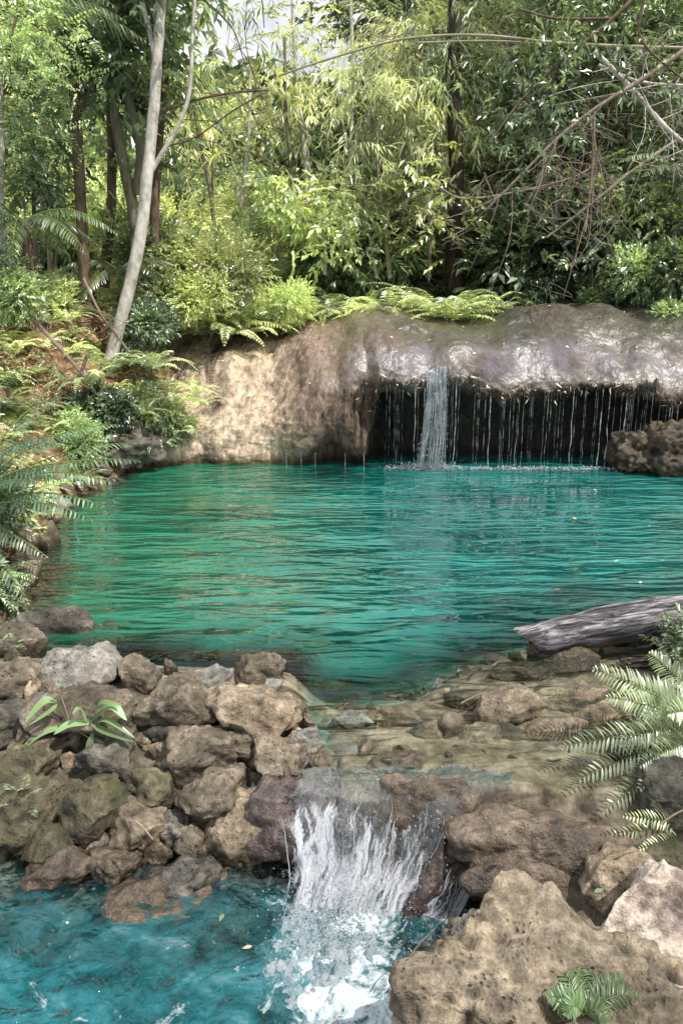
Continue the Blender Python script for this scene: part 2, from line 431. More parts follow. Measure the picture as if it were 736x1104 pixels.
def axis_coords(lo, hi, step, far, n):
    a = np.arange(lo, hi + 1e-6, step)
    g = np.cumsum(step * 1.16 ** np.arange(1, n))
    g = g[g < far * 1.3]
    return np.concatenate([(lo - g)[::-1], a, hi + g])
xs = axis_coords(-6, 6.5, .045, 260, 70); ys = axis_coords(1.0, 13.5, .045, 300, 70)
X, Y = np.meshgrid(xs, ys, indexing='ij'); Z = height(X, Y)
far = np.maximum(0, np.hypot(X, Y) - 40); Z = Z + far * .05
dep = np.where((Y < 3.02) | ((X < -.2) & (Y < 4.1)) | ((X < .3) & (Y < 3.0)), -.5 - Z, -Z)
me = mesh_from('ground', np.stack([X, Y, Z], -1).reshape(-1, 3), [grid_faces(len(xs), len(ys))], attrs={'wdepth': dep.ravel()})
s = NT('earth, leaf litter and pool bed'); geo = s.n('ShaderNodeNewGeometry'); p = geo.outputs['Position']
at = s.n('ShaderNodeAttribute', attribute_name='wdepth').outputs['Fac']
n1 = s.noise(p, 1.3, 5, .6); n2 = s.noise(p, 9, 6, .65); n3 = s.noise(p, 45, 4, .7)
earth = s.ramp(n2, [(.3, (.05, .03, .02)), (.46, (.21, .12, .075)), (.58, (.40, .25, .165)), (.72, (.60, .46, .33))])
green = s.ramp(n2, [(.32, (.025, .035, .012)), (.52, (.10, .13, .035)), (.72, (.26, .28, .10))])
land = s.mix(s.mr(n1, .45, .58), earth, green)
land = s.mix(.6, land, s.ramp(n3, [(.35, (.4, .4, .4)), (.65, (1.5, 1.45, 1.4))]), 'MULTIPLY')
# bed colour by how deep the water stands over it
dn = s.math('ADD', at, s.math('MULTIPLY', s.math('SUBTRACT', s.noise(p, 1.6, 3, .5), .5), .35))
v = s.vor(p, 7)
shallow = s.ramp(s.math('ADD', s.math('MULTIPLY', n2, .6), s.math('MULTIPLY', s.noise(p, 3.2, 4, .6), .4)), [(.36, (.075, .058, .038)), (.48, (.22, .18, .125)), (.58, (.42, .35, .26)), (.68, (.62, .54, .42))])
shallow = s.mix(.5, shallow, s.ramp(v, [(.1, (1.15, 1.12, 1.05)), (.6, (.65, .63, .6))]), 'MULTIPLY')
bedA = s.ramp(n2, [(.3, (.02, .16, .10)), (.6, (.10, .36, .24)), (.8, (.3, .5, .33))])
bedB = (.006, .23, .205)
bed = s.mix(s.mr(dn, .22, .50), shallow, bedA)
bed = s.mix(s.mr(dn, .55, 1.25), bed, bedB)
lp = s.mix(s.mr(dn, .12, .34), shallow, s.ramp(n2, [(.3, (.0, .09, .12)), (.6, (.03, .26, .33)), (.8, (.2, .46, .52))]))
sp = s.n('ShaderNodeSeparateXYZ'); s.l(p, sp.inputs[0])
bed = s.mix(s.mr(sp.outputs[1], 3.6, 3.3), bed, lp)
nzz = s.n('ShaderNodeSeparateXYZ'); s.l(geo.outputs['Normal'], nzz.inputs[0])
stp = s.math('MULTIPLY', s.mr(nzz.outputs[2], .92, .7), s.mr(sp.outputs[1], 3.6, 3.4))
bed = s.mix(stp, bed, s.ramp(n2, [(.35, (.02, .016, .013)), (.6, (.10, .075, .06)), (.75, (.2, .16, .13))]))
rk = s.ramp(n2, [(.32, (.03, .026, .018)), (.5, (.12, .10, .075)), (.7, (.27, .23, .18))])
land = s.mix(s.math('MULTIPLY', s.mr(sp.outputs[1], 6.5, 5.5), s.mr(sp.outputs[0], -2.6, -2.2)), land, rk)
c = s.mix(s.mr(at, -.03, .01), land, bed)
nr = s.bump(s.math('ADD', n2, s.math('MULTIPLY', n3, .5)), .8, .03)
M['ground'] = s.done(s.pbr(c, .9, nr, .2))
g0 = tag(obj('ground', me, M['ground']), 'earth slope, forest floor and pool bed', 'ground', kind='structure')

# ------------------------------------------------------------------ water
def water_mat(name, tint, bumps, base_rough=.02, foam=None, bd=.2, silt=(.006, .165, .150), smax=.95):
    s = NT(name); geo = s.n('ShaderNodeNewGeometry'); p = geo.outputs['Position']
    sp = s.n('ShaderNodeSeparateXYZ'); s.l(p, sp.inputs[0])
    h = None
    for sc, det, mp, w, dist in bumps:
        nn = s.noise(s.mapping(p, mp), sc, det, .5, dist)
        nn = s.math('MULTIPLY', nn, w); h = nn if h is None else s.math('ADD', h, nn)
    h = s.math('MULTIPLY', h, s.mr(sp.outputs[1], 4.0, 5.0, .6 if smax > .9 else 1.0, 1.0)); h = s.math('MULTIPLY', h, s.mr(s.noise(p, .55, 2, .5), .38, .62, .55, 1.15)); nr = s.bump(h, 1.0, bd)
    fr = s.n('ShaderNodeFresnel'); fr.inputs['IOR'].default_value = 1.36; s.l(nr, fr.inputs['Normal'])
    tr = s.n('ShaderNodeBsdfTransparent'); tr.inputs[0].default_value = (*tint, 1)
    gl = s.n('ShaderNodeBsdfGlossy'); gl.inputs['Roughness'].default_value = base_rough; s.l(nr, gl.inputs['Normal'])
    wd_ = s.n('ShaderNodeAttribute', attribute_name='wdepth').outputs['Fac']
    wd_ = s.math('ADD', wd_, s.math('MULTIPLY', s.math('SUBTRACT', s.noise(p, 1.8, 4, .6), .5), .5))
    sf = s.mr(wd_, .12, .62, 0, smax)
    sd_ = s.n('ShaderNodeBsdfDiffuse')
    if smax > .9:
        sc_ = s.mix(s.noise(p, .9, 3, .5), tuple(c * .5 for c in silt), tuple(c * 1.8 for c in silt))
        sc_ = s.mix(s.mr(sp.outputs[0], .8, -1.6), sc_, s.mix(1, sc_, (2.2, 1.08, .72), 'MULTIPLY'))
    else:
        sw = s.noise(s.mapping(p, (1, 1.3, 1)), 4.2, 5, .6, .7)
        sc_ = s.ramp(sw, [(.34, (.003, .045, .052)), (.48, (.008, .12, .14)), (.60, (.03, .21, .25)), (.76, (.22, .44, .50))])  # rippling light and dark pattern painted into the water colour
    s.l(sc_, sd_.inputs[0])
    body = s.n('ShaderNodeMixShader'); s.l(sf, body.inputs[0]); s.l(tr.outputs[0], body.inputs[1]); s.l(sd_.outputs[0], body.inputs[2])
    mx = s.n('ShaderNodeMixShader'); s.l(s.math('MINIMUM', s.math('MULTIPLY', fr.outputs[0], s.mr(sp.outputs[1], 4.2, 5.4, 1.7, 4.2)), .72), mx.inputs[0]); s.l(body.outputs[0], mx.inputs[1]); s.l(gl.outputs[0], mx.inputs[2])
    sh = mx.outputs[0]
    if foam:
        fm = foam(s, p, sp)
        df = s.n('ShaderNodeBsdfDiffuse'); df.inputs[0].default_value = (.52, .60, .65, 1)
        m2 = s.n('ShaderNodeMixShader'); s.l(fm, m2.inputs[0]); s.l(sh, m2.inputs[1]); s.l(df.outputs[0], m2.inputs[2]); sh = m2.outputs[0]
    return s.done(sh)
def pool_foam(s, p, sp):
    # froth where the curtain lands, broken by noise
    d = s.math('ABSOLUTE', s.math('SUBTRACT', sp.outputs[1], 10.16))
    a = s.mr(d, .16, .0); b = s.mr(sp.outputs[0], .3, .9)
    n = s.noise(p, 14, 4, .7)
    return s.math('MULTIPLY', s.math('MULTIPLY', a, b), s.mr(n, .50, .68), clamp=True)
M['pool'] = water_mat('turquoise pool water', (.93, .985, .965), [(1.15, 2, (.6, 2.1, 1), 1.1, .9), (3.0, 2, (.5, 1.9, 1), .62, 1.0), (9, 2, (.6, 1.7, 1), .10, .5)], foam=pool_foam, bd=.16)
def near_edge(x):
    return np.interp(x, [-7, -.30, -.12, .0, .5, .9, 1.1, 9], [4.15, 4.15, 3.5, 3.07, 3.05, 3.05, 3.0, 3.0])
wx = np.linspace(-7, 9, 161); wt = np.linspace(0, 1, 100)
WX, WT = np.meshgrid(wx, wt, indexing='ij'); WY = near_edge(WX) * (1 - WT) + 11.6 * WT
me = mesh_from('pool_water', np.stack([WX, WY, WX * 0], -1).reshape(-1, 3), [grid_faces(161, 100)], attrs={'wdepth': -height(WX, WY).ravel()})
tag(obj('pool_water', me, M['pool']), 'turquoise pool water under the rock ledge', 'water', kind='structure')

def low_foam(s, p, sp):
    dx = s.math('SUBTRACT', sp.outputs[0], .02); dy = s.math('SUBTRACT', sp.outputs[1], 2.62)
    r = s.math('SQRT', s.math('ADD', s.math('POWER', s.math('MULTIPLY', dx, 2.6), 2.0), s.math('POWER', s.math('MULTIPLY', dy, 1.15), 2.0)))
    n = s.noise(s.mapping(p, (1, 1, 1)), 7, 5, .7, 1.0); n2 = s.noise(p, 28, 4, .7)
    a = s.math('ADD', s.mr(r, .0, 1.1, .62, 0), s.math('MULTIPLY', s.math('SUBTRACT', n, .5), 1.5))
    a = s.math('ADD', a, s.math('MULTIPLY', s.math('SUBTRACT', n2, .5), .5))
    return s.mr(a, .22, .46)
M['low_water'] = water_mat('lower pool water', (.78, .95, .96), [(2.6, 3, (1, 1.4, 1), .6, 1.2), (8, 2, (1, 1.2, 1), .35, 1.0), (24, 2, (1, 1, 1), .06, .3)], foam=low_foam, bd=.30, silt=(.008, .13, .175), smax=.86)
wx = np.linspace(-7, 1.1, 120); wy = np.linspace(-3, 3.6, 120); WX, WY = np.meshgrid(wx, wy, indexing='ij')
q = np.stack([WX, WY, WX * 0], -1).reshape(-1, 3)
lift = np.exp(-(((q[:, 0] - .02) / .32) ** 2 + ((q[:, 1] - 2.65) / .4) ** 2))
q[:, 2] = -.5 + fbm(q * 3.0, 3) * (.012 + .05 * lift)
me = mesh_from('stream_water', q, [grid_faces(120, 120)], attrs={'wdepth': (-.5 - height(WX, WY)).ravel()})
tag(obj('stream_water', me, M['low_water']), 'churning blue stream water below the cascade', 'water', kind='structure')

# ------------------------------------------------------------------ rock ledge with the big fall
cav = [(15, 1.9), (13.2, 2.12), (12.2, 2.12), (11.4, 1.95), (10.75, 1.68), (10.33, 1.38), (10.15, 1.17), (10.22, 1.02), (10.7, .96), (11.05, .4), (11.1, -1.8)]
bul = [(15, 1.9), (13.6, 2.06), (12.7, 1.92), (11.8, 1.66), (11.1, 1.36), (10.62, 1.04), (10.36, .74), (10.24, .42), (10.25, .12), (10.45, -.2), (10.9, -1.8)]
low = [(15, 1.9), (13.9, 1.92), (13.0, 1.66), (12.3, 1.34), (11.7, 1.06), (11.1, .84), (10.7, .66), (10.48, .42), (10.44, .12), (10.5, -.2), (10.9, -1.8)]
rgt = [(15, 1.9), (13.0, 2.05), (12.0, 2.0), (11.1, 1.75), (10.5, 1.45), (10.1, 1.12), (9.95, .9), (10.0, .78), (10.35, .70), (10.6, .3), (10.7, -1.8)]
cols_ = [(-3.4, [(a, b - .25) for a, b in low]), (-2.3, low), (-1.6, low), (-1.1, low), (-.5, bul), (-.1, [(.75 * a[0] + .25 * b[0], .75 * a[1] + .25 * b[1]) for a, b in zip(bul, cav)]), (.34, [(.3 * a[0] + .7 * b[0], .3 * a[1] + .7 * b[1]) if i < 6 else a for i, (a, b) in enumerate(zip(bul, cav))]), (.52, cav), (.9, cav), (2.0, cav), (3.0, cav), (4.0, cav), (4.5, rgt), (5.2, rgt), (7, rgt), (10, rgt)]
cx = np.array([c[0] for c in cols_]); nv = 300
prof = np.array([spline(c[1], nv) for c in cols_])
ux = np.concatenate([np.linspace(-3.4, 5.6, 420), np.linspace(5.65, 10, 60)])
ii = np.clip(np.searchsorted(cx, ux, side='right') - 1, 0, len(cx) - 2); ff = ((ux - cx[ii]) / (cx[ii + 1] - cx[ii]))[:, None, None]; ff = ff * ff * (3 - 2 * ff)
PR = prof[ii] * (1 - ff) + prof[ii + 1] * ff
V = np.stack([np.repeat(ux[:, None], nv, 1), PR[..., 0], PR[..., 1]], -1)
dv = np.gradient(V, axis=1); du = np.gradient(V, axis=0); N = np.cross(dv, du); N /= np.linalg.norm(N, axis=2)[..., None] + 1e-9
if N[200, 40, 2] < 0: N = -N
vf = V.reshape(-1, 3); nf = N.reshape(-1, 3)
und = sstep(1.35, .95, vf[:, 2])                       # rougher below the lip
disp = .20 * pn(vf * [.55, .7, .8] + 3) + .10 * pn(vf * [1.6, .9, 1.2] + 9) + .036 * fbm(vf * [3.2, 1.8, 3.0], 5) - .03 * np.clip(ridged(vf * [1.5, 1.1, 3.0] + 2, 2) - 1.05, 0, 1)
disp += und * (.045 + .045 * sstep(.2, .6, vf[:, 0])) / .09 * (.09 * fbm(vf * [3.2, 4, 3.0] + 4, 5) + .018 * (ridged(vf * [5, 3, 2.5], 3) - 1)) + .05 * pn(vf * [2.2, .8, .9] + 21)
disp -= .05 * np.exp(-((vf[:, 0] - 1.22) / .12) ** 2) * sstep(12, 11, vf[:, 1])
lipz = (np.abs(np.arange(nv) / nv - .6) < .05)
V2 = vf + nf * disp[:, None]
# uneven lip height
V2[:, 2] += (.12 * pn(vf * [1.1, .0, .0] + 1.5) + .07 * pn(vf * [3.4, 0, 0] + 6.5)) * sstep(.5, .9, vf[:, 2]) * sstep(1.9, 1.4, vf[:, 2])
me = mesh_from('rock_ledge', V2, [grid_faces(len(ux), nv)])
s = NT('travertine ledge'); geo = s.n('ShaderNodeNewGeometry'); p = geo.outputs['Position']; sp = s.n('ShaderNodeSeparateXYZ'); s.l(p, sp.inputs[0])
n1 = s.noise(s.mapping(p, (1, .6, .8)), 1.3, 5, .6, .4); n2 = s.noise(s.mapping(p, (2.2, 1, 1)), 6, 6, .65); n3 = s.noise(p, 42, 4, .7)
strk = s.noise(s.mapping(p, (6, 1, .5)), 3.2, 5, .65, .5)
c = s.ramp(n1, [(.34, (.05, .042, .034)), (.46, (.12, .098, .08)), (.56, (.19, .155, .13)), (.7, (.29, .24, .20))])
olive = s.ramp(n2, [(.3, (.045, .042, .028)), (.7, (.14, .125, .085))])
c = s.mix(s.math('MULTIPLY', s.mr(sp.outputs[2], 1.35, 1.8), s.mr(n2, .40, .55)), c, olive)
tan = s.ramp(n2, [(.3, (.34, .25, .17)), (.5, (.58, .46, .34)), (.7, (.78, .66, .52))])
c = s.mix(s.math('MULTIPLY', s.mr(sp.outputs[0], .3, -1.1), s.mr(n1, .36, .5)), c, tan)
pink = s.ramp(n2, [(.3, (.17, .11, .09)), (.7, (.38, .27, .225))])
pm = s.math('MULTIPLY', s.mr(sp.outputs[0], 1.1, .3), s.mr(sp.outputs[0], -1.2, -.5)); pm = s.math('MULTIPLY', pm, s.mr(sp.outputs[2], .4, .9))
c = s.mix(s.math('MULTIPLY', pm, .75), c, pink)
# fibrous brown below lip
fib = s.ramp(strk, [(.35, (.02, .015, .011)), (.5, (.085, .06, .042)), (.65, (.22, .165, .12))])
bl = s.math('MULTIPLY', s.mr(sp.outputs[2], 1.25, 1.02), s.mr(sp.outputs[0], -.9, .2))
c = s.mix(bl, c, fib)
pv = s.math('MULTIPLY', s.mr(s.noise(p, 1.5, 4, .6), .46, .60), s.mr(sp.outputs[2], 1.2, 1.35)); pv = s.math('MULTIPLY', pv, s.mr(sp.outputs[2], 1.8, 1.6)); pv = s.math('MULTIPLY', pv, s.mr(sp.outputs[0], -.5, .4)); c = s.mix(s.math('MULTIPLY', pv, .85), c, (.22, .20, .24))  # sky sheen on the wet front, painted as a lavender tint
# shade of the overhang painted dark into the cave interior
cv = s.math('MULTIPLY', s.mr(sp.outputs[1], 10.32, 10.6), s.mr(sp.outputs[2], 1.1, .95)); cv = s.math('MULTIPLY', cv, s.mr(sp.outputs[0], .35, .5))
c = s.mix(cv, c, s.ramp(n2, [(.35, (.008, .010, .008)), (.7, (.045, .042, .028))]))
wl = s.mr(sp.outputs[2], .16, .04); c = s.mix(wl, c, s.mix(1, c, (.25, .27, .2), 'MULTIPLY'))
c = s.mix(.45, c, s.ramp(n2, [(.3, (.5, .48, .46)), (.68, (1.4, 1.4, 1.38))]), 'MULTIPLY')
c = s.mix(.5, c, s.ramp(n3, [(.35, (.5, .5, .5)), (.65, (1.4, 1.4, 1.4))]), 'MULTIPLY')
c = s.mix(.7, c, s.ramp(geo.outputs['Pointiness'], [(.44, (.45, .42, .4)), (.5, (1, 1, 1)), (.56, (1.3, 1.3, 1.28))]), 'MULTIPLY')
c = s.mix(s.mr(sp.outputs[0], -.2, .6), c, s.mix(1, c, (.80, .78, .80), 'MULTIPLY'))
nr = s.bump(s.math('ADD', s.math('MULTIPLY', n2, 1.2), s.math('MULTIPLY', n3, .35)), .8, .05)
wetm = s.math('MULTIPLY', s.mr(sp.outputs[0], -.9, -.1), s.mr(s.noise(p, 1.1, 3), .38, .52))
wetm = s.math('MULTIPLY', wetm, s.mr(sp.outputs[2], 1.0, 1.2))
pb = s.pbr(c, s.mr(wetm, 0, 1, .8, .26), nr, .4)
s.l(s.mr(wetm, 0, 1, 0, .9), pb.inputs['Coat Weight']); pb.inputs['Coat Roughness'].default_value = .42; pb.inputs['Coat IOR'].default_value = 2.1
nr2 = s.bump(s.noise(s.mapping(p, (1.6, 1, 1.2)), 2.6, 5, .6), .8, .12); s.l(nr2, pb.inputs['Coat Normal'])
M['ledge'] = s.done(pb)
ledge = empty('rock_ledge', (2, 10.5, 0), 'huge rounded wet travertine ledge with dark hollow under its lip across the pool', 'rock')
def to_parent(me, e):
    n = len(me.vertices); a = np.empty(n * 3, np.float32); me.vertices.foreach_get('co', a); a = a.reshape(-1, 3) - np.array(e.location, np.float32)
    me.vertices.foreach_set('co', a.ravel()); me.update(); return me
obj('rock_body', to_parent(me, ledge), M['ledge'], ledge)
# lip lookup: for x, the lowest overhanging front point
VG = V2.reshape(len(ux), nv, 3)
def lip(x):
    i = int(np.clip(np.searchsorted(ux, x), 0, len(ux) - 1)); c = VG[i]
    m = (c[:, 2] > .78) & (c[:, 2] < 1.4); k = np.where(m)[0]; j = k[np.argmin(c[k, 1])]
    # go on down to the underside edge
    jj = min(j + 8, nv - 1)
    return c[j], c[jj]
def surf(px, py, lo=0, hi=480):
    """nearest ledge vertex to a viewing ray"""
    d = ray(px, py); d /= np.linalg.norm(d); w = V2 - CAM; t = w @ d; dist = np.linalg.norm(w - t[:, None] * d, axis=1)
    k = np.where(dist < .06)[0]
    return V2[k[np.argmin(t[k])]] if len(k) else V2[np.argmin(dist)]
# hanging root fringe and debris on the lip
g = Geo(); gl = Geo()
for k in range(520):
    x = rng.uniform(-.4, 5.6); a, b = lip(x); 
    if x < .4 and rng.random() < .6: continue
    st = a + (b - a) * rng.uniform(-.6, 1) + [0, -.015, 0]; L = rng.uniform(.02, .10) * (1.2 + .8 * math.sin(x * 5))
    L = abs(L) + .03
    P = np.array([st + [0, .03, .02], st + [rng.normal() * .02, -.02, -L * .3], st + [rng.normal() * .04, rng.normal() * .03, -L]])
    add_tube(g, spline(P, 4), [.006, .006, .004, .001], 3)
obj('root_fringe', to_parent(g.mesh('root_fringe'), ledge), M['bark_dark'], ledge)
n = 110; xx = rng.uniform(.2, 5.4, n); ps = []; 
for x in xx:
    a, b = lip(x); ps.append(a + [rng.normal() * .05, -.02, rng.uniform(-.12, .12)])
ps = np.array(ps); dd = rng.normal(size=(n, 3)); dd[:, 2] = -abs(dd[:, 2]) * 1.2
V_, F_ = leaves_geo(ps, dd, rng.uniform(0, 6, n), rng.uniform(.04, .13, n), rng.uniform(.01, .025, n))
gl.add(V_, F_)
obj('caught_leaves', to_parent(gl.mesh('caught_leaves', False), ledge), M['leaf_dry'], ledge)

gl = Geo(); n = 60; ix = rng.integers(60, 400, n); iy = rng.integers(60, 175, n); ps = VG[ix, iy] + [0, 0, .01]; dd = rng.normal(size=(n, 3)); dd[:, 2] *= .2
V_, F_ = leaves_geo(ps, dd, rng.normal(size=n) * .4, rng.uniform(.04, .10, n), rng.uniform(.015, .04, n)); gl.add(V_, F_)
obj('stranded_leaves', to_parent(gl.mesh('stranded_leaves', False), ledge), M['leaf_dry'], ledge)
# ---- falling water
s = NT('falling water'); 
d = s.n('ShaderNodeBsdfDiffuse'); d.inputs[0].default_value = (.60, .65, .70, 1)
t = s.n('ShaderNodeBsdfTranslucent'); t.inputs[0].default_value = (.6, .68, .74, 1)
gls = s.n('ShaderNodeBsdfGlossy'); gls.inputs['Roughness'].default_value = .1
a = s.n('ShaderNodeMixShader'); a.inputs[0].default_value = .4; s.l(d.outputs[0], a.inputs[1]); s.l(t.outputs[0], a.inputs[2])
b = s.n('ShaderNodeMixShader'); b.inputs[0].default_value = .25; s.l(a.outputs[0], b.inputs[1]); s.l(gls.outputs[0], b.inputs[2])
M['fall'] = s.done(b)
_oct = np.array([[1, 0, 0], [0, 1, 0], [-1, 0, 0], [0, -1, 0], [0, 0, 1], [0, 0, -1]], float)
_octf = np.array([[0, 1, 4], [1, 2, 4], [2, 3, 4], [3, 0, 4], [1, 0, 5], [2, 1, 5], [3, 2, 5], [0, 3, 5]])
def drops(g, P, r, ez):
    n = len(P); V = _oct[None] * r[:, None, None]; V[:, :, 2] *= ez[:, None]; V = V + P[:, None, :]
    g.add(V.reshape(-1, 3), (np.arange(n)[:, None, None] * 6 + _octf[None]).reshape(-1, 3))
fall = empty('waterfall', (2, 10.2, 0), 'thin curtain of falling drops and strands under the ledge lip', 'waterfall')
def strand(x, dens=55, r0=.004, spread=.012, z1=0.0):
    a, b = lip(x); st = b.copy(); st[1] = min(a[1], st[1]) - .01
    n = 90; f = np.linspace(0, 1, n); z = st[2] + (z1 - st[2]) * f
    mod = pn(np.stack([z * 7, z * 0 + x * 31, z * 0], 1)) + .45 * pn(np.stack([z * 28, z * 0 + x * 17, z * 0 + 4], 1))
    r = r0 * np.clip(.22 + 1.1 * mod + (.35 if dens > 60 else .0) + .5 * (1 - f) ** 4, .05, 1.3)
    wob = np.stack([pn(np.stack([z * 4, z * 0 + x * 9, z * 0 + 2], 1)) * spread * f, pn(np.stack([z * 4, z * 0 + x * 9, z * 0 + 7], 1)) * spread * f, z * 0], 1)
    g = Geo(); V_, F_ = tube(np.stack([np.full(n, st[0]), st[1] - .03 * f, z], 1) + wob, r, 5); g.add(V_, F_)
    obj('water_strand', to_parent(g.mesh('water_strand'), fall), M['fall'], fall)
for k in range(88):
    x = .60 + (4.40 - .60) * np.clip((k + rng.normal() * 1.8) / 87, 0, 1)
    strong = rng.random() < .12
    strand(x, 110 if strong else 40, .0065 if strong else rng.uniform(.0016, .0036), .03 if strong else .02)
for k in range(9):
    strand(4.45 + k * .1, 45, .005)
for px in (309, 325, 340, 372, 392):
    x = Dp(px, 480, 10.2)[0]; 
    g = Geo(); V_, F_ = tube(np.stack([np.full(12, x), np.full(12, 10.08), np.linspace(.24, 0, 12)], 1), rng.uniform(.001, .005, 12), 5); g.add(V_, F_)
    obj('water_strand', to_parent(g.mesh('water_strand'), fall), M['fall'], fall)
# broad white chute left of the curtain
chute = empty('waterfall', tuple(Dp(465, 495, 10.15)), 'broad white streaming chute at left end of the dripping curtain', 'waterfall')
g = Geo(); gd = Geo()
for k in range(84):
    u = rng.uniform(-1, 1); x0 = 1.30 + .13 * u; sgn = u
    a, b = lip(x0); top = VG[int(np.searchsorted(ux, x0))]; zt = rng.uniform(1.05, 1.42)
    cand = top[(top[:, 1] < 12)]; st = cand[np.argmin(abs(cand[:, 2] - zt))]
    x1 = 1.22 + u * .19 + rng.normal() * .035
    P = spline(np.array([st + [0, -.012, .012], [x0 - .02, a[1] - .04, a[2]], [x0 * .7 + x1 * .3, a[1] - .09, a[2] * .62], [x1, a[1] - .12, 0.0]]), 26)
    P += np.stack([pn(np.stack([np.linspace(0, 5, 26), np.full(26, k * 1.7), np.zeros(26)], 1)) * .03 * np.linspace(0, 1, 26), np.zeros(26), np.zeros(26)], 1)
    r = np.linspace(.0065, .0035, 26) * rng.uniform(.4, 1.3) * np.clip(.55 + 1.5 * pn(np.stack([np.linspace(0, 9, 26), np.full(26, k * 2.3), np.zeros(26)], 1)), .05, 1.6)
    add_tube(g, P, r, 4)
    n = 22; t_ = rng.uniform(.25, 1, n); q = P[(t_ * 25).astype(int)] + rng.normal(size=(n, 3)) * [.03, .02, .02] * t_[:, None]
    drops(gd, q, rng.uniform(.002, .005, n), rng.uniform(1.3, 4, n))
obj('water_stream', to_parent(g.mesh('water_stream'), chute), M['fall'], chute)
obj('water_drops', to_parent(gd.mesh('water_drops'), chute), M['fall'], chute)
# froth line on the pool
g = Geo(); n = 1500; x = np.concatenate([rng.normal(1.15, .22, 500), rng.uniform(.6, 5.6, 1000)]); zz = np.abs(rng.normal(size=n)) * np.where(np.arange(n) < 500, .035, .014)
drops(g, np.stack([x, 10.14 + rng.normal(size=n) * .05 - .14 * sstep(4.2, 4.8, x), zz], 1), rng.uniform(.006, .02, n), rng.uniform(.3, 1.0, n))
obj('splash', to_parent(g.mesh('splash'), fall), M['fall'], fall)

# ------------------------------------------------------------------ stones
def ico(sub):
    bm = bmesh.new(); bmesh.ops.create_icosphere(bm, subdivisions=sub, radius=1)
    V = np.array([v.co[:] for v in bm.verts]); Fc = np.array([[v.index for v in f.verts] for f in bm.faces]); bm.free(); return V, Fc
ICO = {k: ico(k) for k in (3, 4, 5, 6)}
def boulder(size, seed, rough=1.0, sub=5, planes=9, pit=1.0):
    n, Fc = ICO[sub]; r_ = np.random.default_rng(seed)
    p = n.copy()
    p = np.sign(p) * np.abs(p) ** .85
    p *= (1 + .22 * fbm(n * 1.1, 2, seed=seed))[:, None]
    for _ in range(planes):
        a = r_.normal(size=3); a /= np.linalg.norm(a); o = r_.uniform(.55, .86); d = p @ a - o
        p -= a * (np.maximum(d, 0) * .92)[:, None]
    p *= np.asarray(size)
    m = float(np.mean(size)); nn = n / np.asarray(size); nn /= np.linalg.norm(nn, axis=1)[:, None]
    q = p + seed
    k = 1.0 / max(m, .06)
    d = .10 * m * fbm(q * k * 1.6, 3) * rough
    fs = 1.0 / .055
    d += .0125 * rough * fbm(q * fs * .6, 4, .6) * min(1.6, m / .14 + .3)
    if pit:
        w = worley(q * 13); d -= pit * .022 * np.clip(.42 - w, 0, .42) / .42 * min(1.5, m / .12) * (pn(q * 6) + .35).clip(0, 1)
        rd = ridged(q * 9, 2); d -= pit * .010 * np.clip(rd - 1.2, 0, 1) * min(1.5, m / .12)
    return p + nn * d[:, None], Fc
cnt = [100]
def place_stone(px, py, w, h, rot, mat, label, name='stone', group=None, cat='stone', depth=None, sink=.15, sub=5, rough=1.0, planes=13, pit=1.0, at=None, zoff=0.0):
    cnt[0] += 1; seed = cnt[0]
    P = on_ground(px, py) if at is None else np.array(at)
    ax = (P - CAM) @ FW; a = w / 2 * ax / F; b = h / 2 * ax / F; dpt = (depth if depth else (.5 * a + .5 * b) * 1.15)
    a *= 1.12; b *= 1.12
    V_, Fc = boulder((a, b, dpt), seed, rough, sub, planes, pit)
    c, s_ = math.cos(R(rot)), math.sin(R(rot))
    e1 = RT * c + UP * s_; e2 = -RT * s_ + UP * c
    V_ = V_[:, :1] * e1 + V_[:, 1:2] * e2 + V_[:, 2:3] * (-FW)
    # keep it touching what it sits on: pull centre along the ray so the body sinks a little
    rd_ = (P - CAM) / np.linalg.norm(P - CAM); C = P - rd_ * dpt * (.5 - sink) + np.array([0, 0, zoff])
    me = mesh_from(name, V_, [Fc])
    o = obj(name, me, M[mat]); o.location = C
    return tag(o, label, cat, group)
W = 'stones piled in the dam wall'
